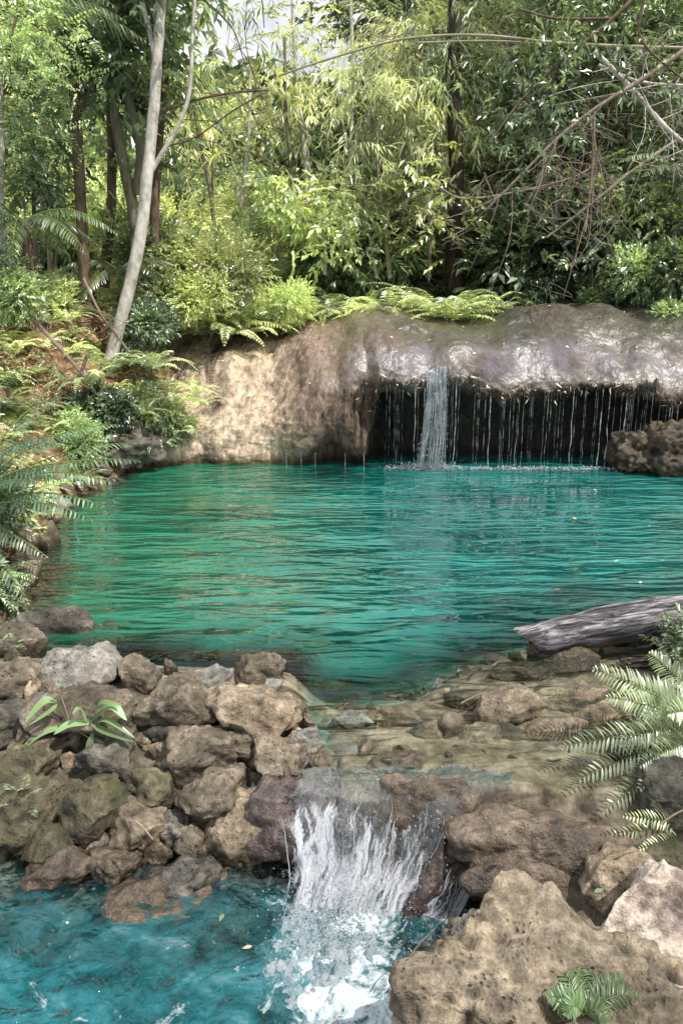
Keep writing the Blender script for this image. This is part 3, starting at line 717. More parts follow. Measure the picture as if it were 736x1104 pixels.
ST = [
 (83,719,92,56,4,'stone_pale','pale grey deeply pitted stone on top of the dam at its left'),
 (155,699,74,42,-8,'stone_dark','dark grey blocky stone at the pool edge between pale pitted stone and open gap'),
 (243,704,96,38,-3,'stone_dark','long flat dark grey stone at the pool edge, separate from the others'),
 (284,726,60,46,5,'stone_brown','grey brown round stone above the long tan slab'),
 (323,727,42,54,-50,'stone_grey','upright craggy grey stone behind the bluish stone at dam end'),
 (352,744,34,50,75,'stone_pale','smooth bluish grey stone at the outlet end of the dam'),
 (150,734,50,40,0,'stone_brown','rounded brown stone just below the dark blocky stone'),
 (100,762,128,48,-2,'stone_brown','wide brown stone behind the long-leaved plant'),
 (195,755,98,50,8,'stone_brown','creased tan brown stone left of the long tan slab'),
 (272,766,108,46,-6,'stone_tan','long smooth tan slab, the largest oblong stone on the dam crest'),
 (336,773,32,30,0,'stone_tan','small tan block touching the right tip of the long slab'),
 (8,738,66,54,0,'stone_brown','brown stone cut by the left picture edge beside the pale pitted stone'),
 (212,812,80,72,45,'stone_brown','big brown stone leaning in the middle of the dam face'),
 (298,822,56,66,70,'stone_brown','dark pitted upright stone near the cascade, right of the leaning stone'),
 (232,853,80,54,35,'stone_brown','wedge shaped brown stone directly above the golden tan block'),
 (258,900,88,62,48,'stone_tan','golden tan tilted block beside the cascade, lowest big stone'),
 (177,811,28,24,0,'stone_tan','small round tan cobble left of the leaning brown stone'),
 (184,892,44,34,30,'stone_pale','small pale greenish stone above the flat pale ledge stone'),
 (206,906,40,40,0,'stone_brown','small reddish brown stone left of the golden tan block'),
 (171,920,34,26,0,'stone_tan','small tan cobble under the pale greenish stone'),
 (97,911,42,27,0,'stone_grey','small oval grey green stone alone low on the left of the dam'),
 (60,937,90,38,12,'stone_wet','wet brown stone at the waterline, left of the others'),
 (124,934,72,36,10,'stone_wet','wet brown stone at the waterline below the grey green oval stone'),
 (190,943,112,30,5,'stone_grey','flat pale stone along the waterline under the golden tan block'),
 (100,868,84,66,20,'stone_green','dark mossy boulder under the long-leaved plant'),
 (14,880,92,88,0,'stone_green','large mossy boulder at the left picture edge above the water'),
 (276,853,22,18,0,'stone_grey','tiny smooth grey pebble between wedge stone and upright stone'),
 (334,797,38,24,-8,'stone_grey','flat grey brown stone under the small tan block'),
 (357,822,28,36,80,'stone_tan','pale yellowish stone standing in the flow at cascade head'),
 (326,820,28,22,0,'stone_brown','small brown cobble left of the yellowish stone at cascade head'),
 (165,850,66,52,0,'stone_green','greenish stone in the dam hollow left of the wedge stone'),
 (262,796,70,36,0,'stone_brown','brown filler stone tucked under the long tan slab'),
 (14,776,66,44,0,'stone_dark','dark stone at the left edge under the brown edge stone'),
 (28,826,78,56,0,'stone_green','mossy stone under the leaves of the long-leaved plant at left'),
 (148,892,72,52,20,'stone_tan','sloping tan stone between mossy boulder and pale greenish stone'),
 (170,966,150,34,6,'stone_wet','broad brown stone mostly under the stream water'),
 (190,790,60,30,0,'stone_dark','dark stone in the shadow beneath the creased stone'),
 (376,777,48,20,6,'stone_grey','flat grey stone lying in the shallows beside the dam end'),
 (225,944,60,30,0,'stone_wet','wet dark stone at the foot of the golden tan block'),
 (120,815,60,50,0,'stone_dark','dark stone behind the stems of the long-leaved plant'),
 (215,735,60,30,0,'stone_grey','grey stone half hidden behind the creased stone'),
 (290,880,50,60,80,'stone_wet','dark wet rock between the golden block and the cascade'),
 (310,855,50,50,0,'stone_wet','wet brown rock at the left side of the cascade head'),
 (60,795,70,40,0,'stone_brown','brown stone under the long blade leaf at left'),
 (240,930,44,26,0,'stone_dark','little dark stone below the golden block near the waterline'),
 (130,788,50,30,0,'stone_brown','small brown stone between wide brown stone and mossy hollow'),
 (50,908,60,40,0,'stone_green','green stained stone low between the two mossy boulders'),
 (300,765,40,26,0,'stone_dark','small dark stone behind the long slab near its right end'),
]
for px, py, w, h, rot, m, lab in ST:
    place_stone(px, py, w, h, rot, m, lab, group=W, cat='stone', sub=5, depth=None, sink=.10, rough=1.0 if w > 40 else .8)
# little cobbles filling gaps of the dam
proto = []
for k in range(7):
    V_, Fc = boulder((.06 * rng.uniform(.8, 1.3), .05, .04 * rng.uniform(.8, 1.2)), 900 + k, 1, 4); proto.append(mesh_from('cobble', V_, [Fc]))
for k in range(130):
    px = rng.uniform(-20, 345); py = rng.uniform(705, 945)
    if py < 735 and px > 330: continue
    P = on_ground(px, py); o = obj('cobble', proto[k % 7], None)
    if not o.data.materials: o.data.materials.append(M[['stone_brown', 'stone_grey', 'stone_green', 'stone_tan', 'stone_dark', 'stone_brown', 'stone_tan'][k % 7]])
    o.location = P + [0, 0, .02]; o.rotation_euler = tuple(rng.uniform(0, 6, 3)); sc = rng.uniform(.5, 1.5); o.scale = (sc, sc, sc)
    tag(o, 'small cobble filling a gap in the stone dam', 'cobble', 'cobbles filling the dam gaps')

B = 'stones'
BG = [ # bigger rocks on the right
 (604,900,215,72,-6,'stone_wet','smooth wet brown rock hump above the big pitted rock',.22,6,.7,.2),
 (590,1112,325,255,0,'stone_crag','big tan rock at the bottom, right of the cascade foam',.34,6,1.7,2.6),
 (500,1050,120,80,50,'stone_grey','deeply pitted crag on the left face of the big tan rock above the foam',.14,6,1.9,2.6),
 (712,1005,150,140,-15,'stone_pink','large pinkish boulder at the right edge above the small fern',.22,6,.8,.7),
 (722,1100,130,70,0,'stone_pink','flat pinkish boulder in the bottom right corner',.18,5,.7,.5),
 (440,985,210,50,58,'stone_purple','long wet purplish rock spine down the right side of the cascade',.16,6,.9,.8),
 (500,908,120,32,28,'stone_purple','wet purplish rock shelf at the right end of the cascade lip',.12,5,.8,.5),
 (575,948,130,44,-6,'stone_wet','dark wet rock in the groove between the brown hump and the big tan rock',.10,5,.5,.3),
 (420,940,60,70,60,'stone_purple','wet purplish rock knob right of the falling threads',.08,5,.8,.6),
 (665,948,90,50,30,'stone_tan','mossy tan stone between brown hump and pinkish boulder',.12,5,.8,.5),
 (702,930,90,40,10,'stone_green','mossy rock under the large right fern',.16,5,1,.5),
 (632,1060,60,90,0,'stone_brown','shadowed brown stone behind the small bottom fern',.14,5,1,.8),
 (408,1095,90,50,50,'stone_purple','dark wet stone at the bottom of the cascade edge',.12,5,.8,.5),
 (720,860,80,70,0,'stone_dark','dark rock under the drooping fronds at the right edge',.2,5,1,.5),
]
for px, py, w, h, rot, m, lab, dp, sb, ro, pt in BG:
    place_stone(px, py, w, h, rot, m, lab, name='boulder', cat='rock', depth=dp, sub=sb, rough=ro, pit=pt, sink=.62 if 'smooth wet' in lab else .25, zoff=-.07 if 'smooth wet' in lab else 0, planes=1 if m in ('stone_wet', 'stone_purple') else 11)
# cascade rock face behind the sheet
place_stone(365, 905, 190, 120, 0, 'stone_purple', 'dark rock face behind the cascade water', name='boulder', cat='rock', depth=.12, at=(.02, 3.17, -.36), sub=5, rough=1.2, planes=4)
place_stone(455, 880, 110, 90, -10, 'stone_wet', 'dark brown bulge of rock at the middle of the cascade lip', name='boulder', cat='rock', depth=.07, at=(.42, 3.04, -.20), sub=5, rough=1.2, planes=4)
SH = [
 (548,756,72,34,12,'stone_tan','tan pointed stone breaking the surface of the shallow outlet',.04),
 (600,712,80,40,0,'stone_bed','submerged brown stone touching the driftwood tip',-.05),
 (620,748,90,30,0,'stone_tan','submerged tan stone behind the pointed stone',-.05),
 (655,770,80,30,0,'stone_bed','submerged flat stone right of the pointed stone',-.04),
 (590,785,70,30,10,'stone_tan','submerged tan stone below the pointed stone',-.05),
 (465,785,46,26,0,'stone_bed','round submerged stone in the flow above the cascade',-.05),
 (520,790,60,24,0,'stone_tan','flat submerged stone above the cascade lip',-.06),
 (430,770,60,24,0,'stone_bed','flat submerged stone near the dam end',-.05),
 (505,752,50,24,0,'stone_bed','small submerged stone left of the pointed stone',-.06),
 (560,722,60,24,0,'stone_bed','small submerged stone behind the pointed stone',-.08),
 (690,800,70,40,0,'stone_dark','dark stone beneath the pale fronds',.02),
 (60,672,70,36,0,'stone_dark','dark stone in the pool by the left bank fern',.02),
 (18,690,60,40,0,'stone_brown','brown stone at the left edge behind the pale pitted stone',.05),
 (120,680,60,24,0,'stone_bed','submerged stone behind the dam at left',-.08),
 (430,815,60,22,0,'stone_wet','thin wet stone at the cascade lip',-.03),
]
for px, py, w, h, rot, m, lab, z in SH:
    place_stone(px, py, w, h, rot, m, lab, cat='stone', sub=5, rough=.6, pit=.4, planes=4, at=G(px, py, z), sink=.35, depth=w / 2 * 4 / F * .7, zoff=-.03, group='stones in the shallows')
for k in range(190):
    x = rng.uniform(.0, 2.6); y = rng.uniform(3.15, 4.9); o = obj('cobble', proto[k % 7], None)
    o.location = (x, y, hz(x, y)); o.rotation_euler = tuple(rng.uniform(0, 6, 3)); sc = rng.choice([.5, .8, 1.2, 1.9, 2.6]) * rng.uniform(.8, 1.2); o.scale = (sc, sc, sc * .6); o.location.z -= .03 * sc
    tag(o, 'small cobble on the bed of the shallow outlet', 'cobble', 'cobbles on the outlet bed')
# rocks along the far left shore
for i, (px, py, w, h, m, lab, Yd) in enumerate([
  (130,480,80,50,'stone_dark','dark rock in the far left pool corner',9.9),
  (722,490,104,64,'stone_ledge','bulging dark brown rock under the right end of the dripping lip',10.1),
  ]):
    place_stone(px, py, w, h, 0, m, lab, name='boulder', cat='rock', sub=6 if w > 95 else 5, at=Dp(px, py, Yd), depth=.5, sink=.5, rough=2.6, pit=.6, planes=7)

for k in range(26):
    y = 4.6 + 5.6 * k / 25 + rng.uniform(-.15, .15); x = float(XL(y)) + rng.uniform(-.25, .12); sc = rng.uniform(1.6, 3.6)
    o = obj('stone', proto[k % 7], None); o.location = (x, y, max(hz(x, y), -.05)); o.rotation_euler = tuple(rng.uniform(0, 6, 3)); o.scale = (sc * 1.2, sc, sc)
    tag(o, 'dark stone along the left shore of the pool', 'stone', 'stones along the left shore')
# ------------------------------------------------------------------ cascade in the foreground
s = NT('cascade water'); p = s.objc(); geo = s.n('ShaderNodeNewGeometry')
uvx = s.n('ShaderNodeAttribute', attribute_name='flow_u').outputs['Fac']; uvy = s.n('ShaderNodeAttribute', attribute_name='flow_v').outputs['Fac']
wob = s.math('MULTIPLY', s.math('SUBTRACT', s.noise(p, 6, 3, .6), .5), .12); uvd = s.math('ADD', uvx, wob)
cv = s.n('ShaderNodeCombineXYZ'); s.l(s.math('MULTIPLY', uvd, 42), cv.inputs[0]); s.l(s.math('MULTIPLY', uvy, 4.5), cv.inputs[1])
n = s.noise(cv.outputs[0], 1.0, 6, .68, .5)
cv2 = s.n('ShaderNodeCombineXYZ'); s.l(s.math('MULTIPLY', uvx, 6), cv2.inputs[0]); s.l(s.math('MULTIPLY', uvy, 1.6), cv2.inputs[1])
nb = s.noise(cv2.outputs[0], 1.0, 3, .5)
thr = s.math('ADD', s.math('ADD', s.mr(uvy, .30, .42, .25, 0), s.mr(uvy, .40, .95, .15, -.03)), s.mr(uvx, .34, .62, 0, .13))
w = s.math('SUBTRACT', s.math('ADD', s.math('MULTIPLY', n, .7), s.math('MULTIPLY', nb, .45)), s.math('ADD', thr, .42))
w = s.mr(w, -.005, .075)
nr = s.bump(n, .9, .03)
tr = s.n('ShaderNodeBsdfTransparent'); tr.inputs[0].default_value = (.93, .96, .98, 1)
gl = s.n('ShaderNodeBsdfGlossy'); gl.inputs['Roughness'].default_value = .07; s.l(nr, gl.inputs['Normal'])
fr = s.n('ShaderNodeFresnel'); fr.inputs['IOR'].default_value = 1.45; s.l(nr, fr.inputs['Normal'])
mx = s.n('ShaderNodeMixShader'); s.l(s.math('MULTIPLY', fr.outputs[0], 1.5, clamp=True), mx.inputs[0]); s.l(tr.outputs[0], mx.inputs[1]); s.l(gl.outputs[0], mx.inputs[2])
df = s.n('ShaderNodeBsdfDiffuse'); df.inputs[0].default_value = (.66, .69, .76, 1); s.l(nr, df.inputs['Normal'])
m2 = s.n('ShaderNodeMixShader'); s.l(s.math('MULTIPLY', w, .85), m2.inputs[0]); s.l(mx.outputs[0], m2.inputs[1]); s.l(df.outputs[0], m2.inputs[2])
ed = s.math('MULTIPLY', s.mr(uvx, .02, .12), s.mr(uvx, .98, .86)); ed = s.math('MULTIPLY', ed, s.mr(uvy, .02, .10)); ed = s.math('ADD', ed, s.math('MULTIPLY', s.math('SUBTRACT', n, .5), 1.2))
ed = s.mr(ed, .25, .55); t0 = s.n('ShaderNodeBsdfTransparent'); m3 = s.n('ShaderNodeMixShader'); s.l(ed, m3.inputs[0]); s.l(t0.outputs[0], m3.inputs[1]); s.l(m2.outputs[0], m3.inputs[2])
M['cascade'] = s.done(m3)
casc = empty('cascade', (.1, 3.0, -.5), 'small foaming cascade pouring between stone dam and big tan rock', 'waterfall')
LIPL, LIPR = -.28, .92
def casc_pt(u, v):
    """u across 0..1, v down 0..1"""
    x = LIPL + (LIPR - LIPL) * u
    x = x + .05 * (pn(np.stack([np.ravel(v) * 3.5, np.ravel(u) * 1.5, np.ravel(v) * 0 + 8], 1)).reshape(np.shape(v))) + np.where(v > .45, (v - .45) * (-.62) * u ** 1.3, 0)         # right side narrows with the diagonal spine
    y = np.interp(v, [0, .22, .36, .48, .7, 1.0], [3.20, 3.10, 3.02, 2.95, 2.87, 2.76])
    z = np.interp(v, [0, .22, .36, .48, .7, 1.0], [.004, -.006, -.05, -.16, -.34, -.53])
    q = np.stack([x, y, z], -1).reshape(-1, 3); sh = q.shape
    fx = sstep(.25, .4, np.ravel(v))
    col_ = pn(np.stack([q[:, 0] * 9, q[:, 2] * .7, q[:, 0] * 0], 1)); big_ = pn(np.stack([q[:, 0] * 3.2, q[:, 2] * .4, q[:, 0] * 0 + 5], 1))
    q[:, 1] -= fx * (.035 * col_ + .15 * big_ + .01); q[:, 1] += .10 * pn(np.stack([q[:, 0] * 4.5, q[:, 0] * 0, q[:, 0] * 0 + 2], 1)) * (1 - sstep(.75, 1, np.ravel(v))) - .16 * np.ravel(u) * 0
    q[:, 2] += .004 * fbm(q * 14, 2) + .02 * (1 - fx) * sstep(.1, .3, np.ravel(v)) * col_
    return q
U_, V__ = np.meshgrid(np.linspace(0, 1, 260), np.linspace(0, 1, 200), indexing='ij')
q = casc_pt(U_, V__)
me = mesh_from('water_sheet', q, [grid_faces(260, 200)], attrs={'flow_u': U_.ravel(), 'flow_v': V__.ravel()})
obj('water_sheet', to_parent(me, casc), M['cascade'], casc)
g = Geo(); gd = Geo()
for k in range(46):
    u = rng.uniform(.03, .97) if rng.random() < .4 else np.clip(rng.normal(.32, .16), .02, .98)
    v0 = rng.uniform(.34, .8); v1 = min(1, v0 + rng.uniform(.12, .45)); vv = np.linspace(v0, v1, 14)
    P = casc_pt(np.full(14, u) + rng.normal() * .01 * (vv - v0), vv) + np.array([0, -.012, .004]) + rng.normal(size=(14, 3)) * [.003, .004, .002]
    r = np.sin(np.linspace(.15, np.pi - .1, 14)) * rng.uniform(.0008, .0028); add_tube(g, P, r, 5)
obj('water_threads', to_parent(g.mesh('water_threads'), casc), M['fall'], casc)
# froth mound + droplets at the foot
gx, gy = np.meshgrid(np.linspace(-.42, .42, 190), np.linspace(1.75, 2.98, 260), indexing='ij')
q = np.stack([gx, gy, gx * 0], -1).reshape(-1, 3)
mask = np.exp(-(((q[:, 0] + .03 + .06 * pn(q * [0, 4, 0] + 3)) / (.20 + .10 * np.clip(2.75 - q[:, 1], 0, 1))) ** 2 + (np.clip(2.75 - q[:, 1], 0, 9) / .50) ** 2 + (np.clip(q[:, 1] - 2.75, 0, 9) / .2) ** 2)) + .28 * fbm(q * [5, 5, 0] + 7, 3)
bub = fbm(q * [6, 5, 1], 3) * .4 + (1 - worley(q * [16, 14, 1] + [0, 0, .3])) * .35 + fbm(q * 22, 3) * .2
q[:, 2] = -.548 + np.clip(mask, -.2, .75) * (.055 + .14 * bub) + .035 * bub + .012 * fbm(q * 55, 2)
fq = grid_faces(190, 260); fq = fq[(q[fq][:, :, 2].max(1) > -.53)]; me = mesh_from('froth', q, [fq])
s = NT('froth'); p = s.pos(); nn = s.noise(p, 40, 5, .75)
c = s.ramp(s.noise(p, 9, 5, .7), [(.3, (.10, .24, .30)), (.45, (.32, .46, .52)), (.56, (.48, .56, .61)), (.7, (.62, .67, .71))])
M['froth'] = s.done(s.pbr(c, .5, s.bump(nn, 1.0, .035), .3))
obj('froth', to_parent(me, casc), M['froth'], casc)
n = 900; uu = rng.uniform(.02, .98, n); v_ = rng.uniform(.4, 1, n); q = casc_pt(uu, v_) + np.abs(rng.normal(size=(n, 3))) * [.0, -.035, .01]
drops(gd, q, rng.uniform(.001, .0035, n), rng.uniform(1, 3.5, n))
n = 1300; th = rng.uniform(0, 6.28, n); rr = np.abs(rng.normal(size=n)) * .2
P = np.stack([.02 + rr * np.cos(th), 2.78 + rr * np.sin(th) * .7 - np.abs(rng.normal(size=n)) * .12, -.48 + np.abs(rng.normal(size=n)) * .06], 1)
drops(gd, P, rng.uniform(.0015, .005, n), rng.uniform(.8, 1.6, n))
obj('spray_drops', to_parent(gd.mesh('spray_drops'), casc), M['fall'], casc)

# ------------------------------------------------------------------ driftwood log
s = NT('weathered driftwood'); p = s.objc(); pm = s.mapping(p, (1, 9, 9))
n = s.noise(pm, 3, 6, .7, .3); n2 = s.noise(p, 3.0, 4, .6); geo = s.n('ShaderNodeNewGeometry'); nz = s.n('ShaderNodeSeparateXYZ'); s.l(geo.outputs['Normal'], nz.inputs[0])
c = s.ramp(n, [(.40, (.010, .011, .013)), (.49, (.10, .10, .11)), (.60, (.46, .45, .46))])
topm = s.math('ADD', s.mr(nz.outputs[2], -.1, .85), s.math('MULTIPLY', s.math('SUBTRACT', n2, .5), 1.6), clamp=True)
c = s.mix(topm, s.mix(1, c, (.34, .36, .42), 'MULTIPLY'), s.mix(1, c, (1.6, 1.5, 1.42), 'MULTIPLY'))  # lit top and shaded sides painted into the wood colour
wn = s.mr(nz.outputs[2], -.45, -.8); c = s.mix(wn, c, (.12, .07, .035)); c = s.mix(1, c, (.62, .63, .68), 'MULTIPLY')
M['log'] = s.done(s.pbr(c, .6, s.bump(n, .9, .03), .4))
A = G(572, 700, .03) + [0, 0, .03]; Bp = G(780, 664, .12) + [0, 0, .03]
dlog = Bp - A; Llog = np.linalg.norm(dlog)
t_ = np.linspace(0, 1, 120)
Lg = 2.2
P = np.stack([t_ * Lg, .05 * np.sin(t_ * 3.2), .03 * np.sin(t_ * 4 + 1)], 1)
r = np.interp(t_, [0, .03, .12, .3, .6, 1], [.085, .105, .115, .13, .145, .165])
V_, F_ = tube(P, r, 48); nrm_ = V_ - np.repeat(P, 48, 0); nrm_ /= np.linalg.norm(nrm_, axis=1)[:, None]
ang = np.arctan2(nrm_[:, 2], nrm_[:, 1])
dsp = .02 * fbm(V_ * [2.5, 9, 9], 5) + .02 * pn(V_ * [1.2, 4, 4] + 8)
# long split on the top side
dsp -= .045 * np.exp(-((ang - 2.15 - .25 * pn(V_ * [1.4, 0, 0])) / .13) ** 2) * sstep(.45, .7, V_[:, 0])
V_ = V_ + nrm_ * dsp[:, None]; V_[:, 0] += (V_[:, 0] < .02) * (.06 * pn(V_ * [0, 9, 9] + 2) - .10 * nrm_[:, 2] )
g = Geo(); g.add(V_, F_)
cap = V_[:48]; g.add(np.vstack([cap, cap.mean(0) + [.03, 0, 0]]), np.stack([np.arange(48), np.full(48, 48), (np.arange(48) + 1) % 48], 1))
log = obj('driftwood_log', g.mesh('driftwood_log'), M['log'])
log.location = tuple(A); log.rotation_euler = (0, -math.asin(dlog[2] / Llog) , math.atan2(dlog[1], dlog[0]))
tag(log, 'grey weathered driftwood log lying across the shallows at right', 'driftwood')

# ------------------------------------------------------------------ plants: ferns
def frond_geo(g, base, tip, arch, pin_len, pin_w, npin=26, rach=.004, droop=.3, gdet=1, gstem=None, taper_base=.35, side=None, gap=.0):
    base = np.array(base, float); tip = np.array(tip, float); mid = (base + tip) / 2 + np.array(arch)
    t = np.linspace(0, 1, 24)[:, None]; P = (1 - t) ** 2 * base + 2 * t * (1 - t) * mid + t ** 2 * tip
    add_tube(gstem if gstem is not None else g, P, np.linspace(rach, rach * .2, 24), 4)
    ti = np.linspace(.10 + gap, 1.0, npin); k = ti * 23; i0 = np.minimum(k.astype(int), 22); f = (k - i0)[:, None]
    C = P[i0] * (1 - f) + P[i0 + 1] * f; Tn = np.gradient(P, axis=0)[i0]; Tn /= np.linalg.norm(Tn, axis=1)[:, None]
    sd = np.cross(Tn, np.array([0, 0, 1.0]) if side is None else np.array(side, float)); sd /= np.linalg.norm(sd, axis=1)[:, None] + 1e-9
    prof_ = np.where(ti < .3, taper_base + (1 - taper_base) * ti / .3, 1) * np.sqrt(np.clip(1.02 - ti, 0.02, 1)) ** 1.1
    pos = []; dr = []; L = []
    for sg in (-1, 1):
        d = sd * sg * .9 + Tn * .55 + np.array([0, 0, -droop]) + rng.normal(size=sd.shape) * .06
        pos.append(C); dr.append(d); L.append(pin_len * prof_ * rng.uniform(.85, 1.1, len(ti)))
    pos = np.vstack(pos); dr = np.vstack(dr); L = np.concatenate(L)
    V_, F_ = leaves_geo(pos, dr, rng.normal(size=len(L)) * .25, L, np.full(len(L), pin_w) * (.5 + .5 * L / pin_len), fold=.12, droop=.12, detail=gdet)
    g.add(V_, F_)
def big_fern(name, loc, label, fronds, mat, cat='fern', stem='stem_green', **kw):
    e = empty(name, tuple(loc), label, cat)
    for base, tip, arch in fronds:
        g = Geo(); st = Geo(); frond_geo(g, base, tip, arch, gstem=st, **kw)
        o = obj('frond', to_parent(g.mesh('frond', True), e), M[mat] if isinstance(mat, str) else mat, e)
        ob = obj('stalk', to_parent(st.mesh('stalk'), e), M[stem], o)
    return e
# left dark palm-like fern hanging over the pool
b0 = Dp(-40, 548, 5.6)
fr = []
for tx, ty, Yd, ar in [(150,497,5.7,.28),(128,458,6.2,.35),(100,500,5.2,.22),(60,430,6.4,.4),(110,545,5.1,.30),(20,400,6.2,.4),(100,560,5.0,.3),(145,478,6.5,.3),(118,520,5.4,.3),(-20,420,5.6,.4),(75,470,5.2,.3),(60,480,5.4,.35),(40,520,5.0,.2),(30,470,6.9,.3)]:
    fr.append((b0 + rng.normal(size=3) * .06, Dp(tx, ty, Yd), (0, 0, ar)))
big_fern('palm_fern', b0, 'large dark green fern arching over the pool from the left bank', fr, 'leaf_deep', pin_len=.24, pin_w=.022, npin=34, rach=.009, droop=.45)
# dead / brown lower fronds of that fern
fr = [(b0 + [0, 0, -.05], Dp(tx, ty, Yd), (0, 0, .1)) for tx, ty, Yd in [(30,650,4.8),(50,600,5.0),(-10,660,4.8)]]
big_fern('palm_fern', b0 + np.array([0, 0, -.05]), 'drooping dull fronds under the large dark fern at left edge', fr, 'leaf_dark', pin_len=.2, pin_w=.02, npin=26, rach=.007, droop=.8)
# right pale ferns
b1 = Dp(775, 800, 3.45)
fr = [(b1, Dp(tx, ty, Yd), (0, 0, ar)) for tx, ty, Yd, ar in [(640,722,3.35,.10),(655,752,3.3,.10),(606,806,3.15,.12),(700,705,3.6,.1),(625,840,3.0,.12),(690,850,2.95,.12),(650,875,2.9,.10),(745,690,3.6,.05),(668,800,3.1,.15),(720,770,3.1,.15),(680,735,3.5,.08),(715,735,3.7,.06),(690,825,3.0,.1),(705,890,2.9,.05),(730,730,3.2,.1),(640,860,3.2,.08)]]
big_fern('fern', b1, 'pale green fern leaning in from the right edge below the driftwood', fr, 'leaf_pale', pin_len=.17, pin_w=.018, npin=34, rach=.004, droop=.05, side=(0, -.8, .6))
b1b = Dp(765, 905, 2.9)
fr = [(b1b, Dp(tx, ty, Yd), (0, 0, ar)) for tx, ty, Yd, ar in [(672,880,2.75,.06),(690,915,2.65,.05),(700,862,2.9,.08),(730,850,2.9,.08),(655,900,2.8,.07)]]
big_fern('fern', b1b, 'small green fern on the mossy rock at the right edge', fr, 'leaf_mid', pin_len=.085, pin_w=.012, npin=24, rach=.003, droop=.1, side=(0, -.7, .7))
b2 = G(628, 1095, -.05)
fr = [(b2, Dp(tx, ty, Yd), (0, 0, ar)) for tx, ty, Yd, ar in [(598,1040,2.05,.06),(640,1010,2.2,.06),(672,1055,2.0,.07),(610,1095,1.85,.08),(655,1100,1.85,.06),(690,1075,1.95,.08),(625,1030,2.1,.06),(590,1075,1.9,.05)]]
big_fern('fern', b2, 'small bright fern growing between big tan rock and pinkish boulder', fr, 'leaf_vivid', pin_len=.075, pin_w=.009, npin=22, rach=.0025, droop=.05, side=(0, -.6, .8))
b3 = on_ground(10, 700)
fr = [(b3, Dp(tx, ty, Yd), (0, 0, .06)) for tx, ty, Yd in [(10,683,4.1),(35,690,4.1),(28,700,4.0),(0,690,4.0)]]
big_fern('fern', b3, 'tiny yellow green fern at left beside the pale pitted stone', fr, 'leaf_vivid', pin_len=.06, pin_w=.01, npin=16, rach=.0025, droop=.1)
b4 = on_ground(25, 870)
fr = [(b4, Dp(tx, ty, 3.1), (0, 0, .05)) for tx, ty in [(5,845),(30,835),(45,850),(0,870),(40,880)]]
big_fern('fern', b4, 'small pale fern on the mossy boulders at left edge', fr, 'leaf_pale', pin_len=.05, pin_w=.008, npin=18, rach=.002, droop=.1)

# plant with long blades on the dam
pb_ = on_ground(85, 815); plant = empty('leafy_plant', tuple(pb_), 'young plant with long glossy blade leaves growing from the stone dam', 'plant')
def blade(P, wid, mat, parent, name='leaf', cupped=.15):
    P = spline(np.array(P), 16); n_ = len(P); Tn = np.gradient(P, axis=0); Tn /= np.linalg.norm(Tn, axis=1)[:, None]
    vw = P - CAM; vw /= np.linalg.norm(vw, axis=1)[:, None]
    upv = np.array([0, -.35, 1.0]); sd = np.cross(Tn, upv); sd /= np.linalg.norm(sd, axis=1)[:, None] + 1e-6; nn_ = np.cross(sd, Tn)
    w_ = wid * np.sin(np.linspace(.12, np.pi, n_)) ** .75 * .5
    V_ = np.stack([P - sd * w_[:, None] + nn_ * (w_ * cupped)[:, None], P, P + sd * w_[:, None] + nn_ * (w_ * cupped)[:, None]], 1).reshape(-1, 3)
    me = mesh_from(name, V_, [grid_faces(n_, 3)])
    return obj(name, to_parent(me, parent), M[mat], parent)
Yb = pb_[1] - .05
hub = Dp(100, 798, Yb)
st = Geo(); add_tube(st, spline(np.array([pb_, (pb_ + hub) / 2 + [.01, 0, 0], hub, Dp(98, 778, Yb)]), 12), np.linspace(.006, .003, 12), 6)
add_tube(st, spline(np.array([hub, Dp(75, 780, Yb), Dp(62, 755, Yb)]), 8), np.linspace(.004, .002, 8), 5)
obj('stem', to_parent(st.mesh('stem'), plant), M['stem_green'], plant)
LB = [((98,778),(120,765),(137,777,),.055),((98,780),(75,785),(58,792),.05),((100,785),(115,780),(147,797),.035),((100,790),(97,812),(98,838),.045),
      ((62,757),(48,760),(26,780),.055),((62,757),(55,770),(30,783),.03),((75,782),(40,798),(4,832),.045),((98,778),(112,792),(145,800),.04),
      ((100,795),(112,812),(108,850),.03),((95,780),(86,768),(78,770),.03),((100,778),(108,762),(132,760),.035),((64,756),(68,745),(60,738),.03)]
for i, (a_, m_, t_2, wd) in enumerate(LB):
    blade([Dp(a_[0], a_[1], Yb), Dp(m_[0], m_[1] - 4, Yb - .04), Dp(t_2[0], t_2[1], Yb - .08)], wd, 'leaf_vivid', plant)
stick = Geo(); add_tube(stick, spline(np.array([Dp(64, 745, Yb), Dp(72, 768, Yb), Dp(76, 785, Yb)]), 8), .004, 5)
tag(obj('twig', stick.mesh('twig'), M['bark_pink']), 'short dry twig standing behind the long-leaved plant', 'twig')

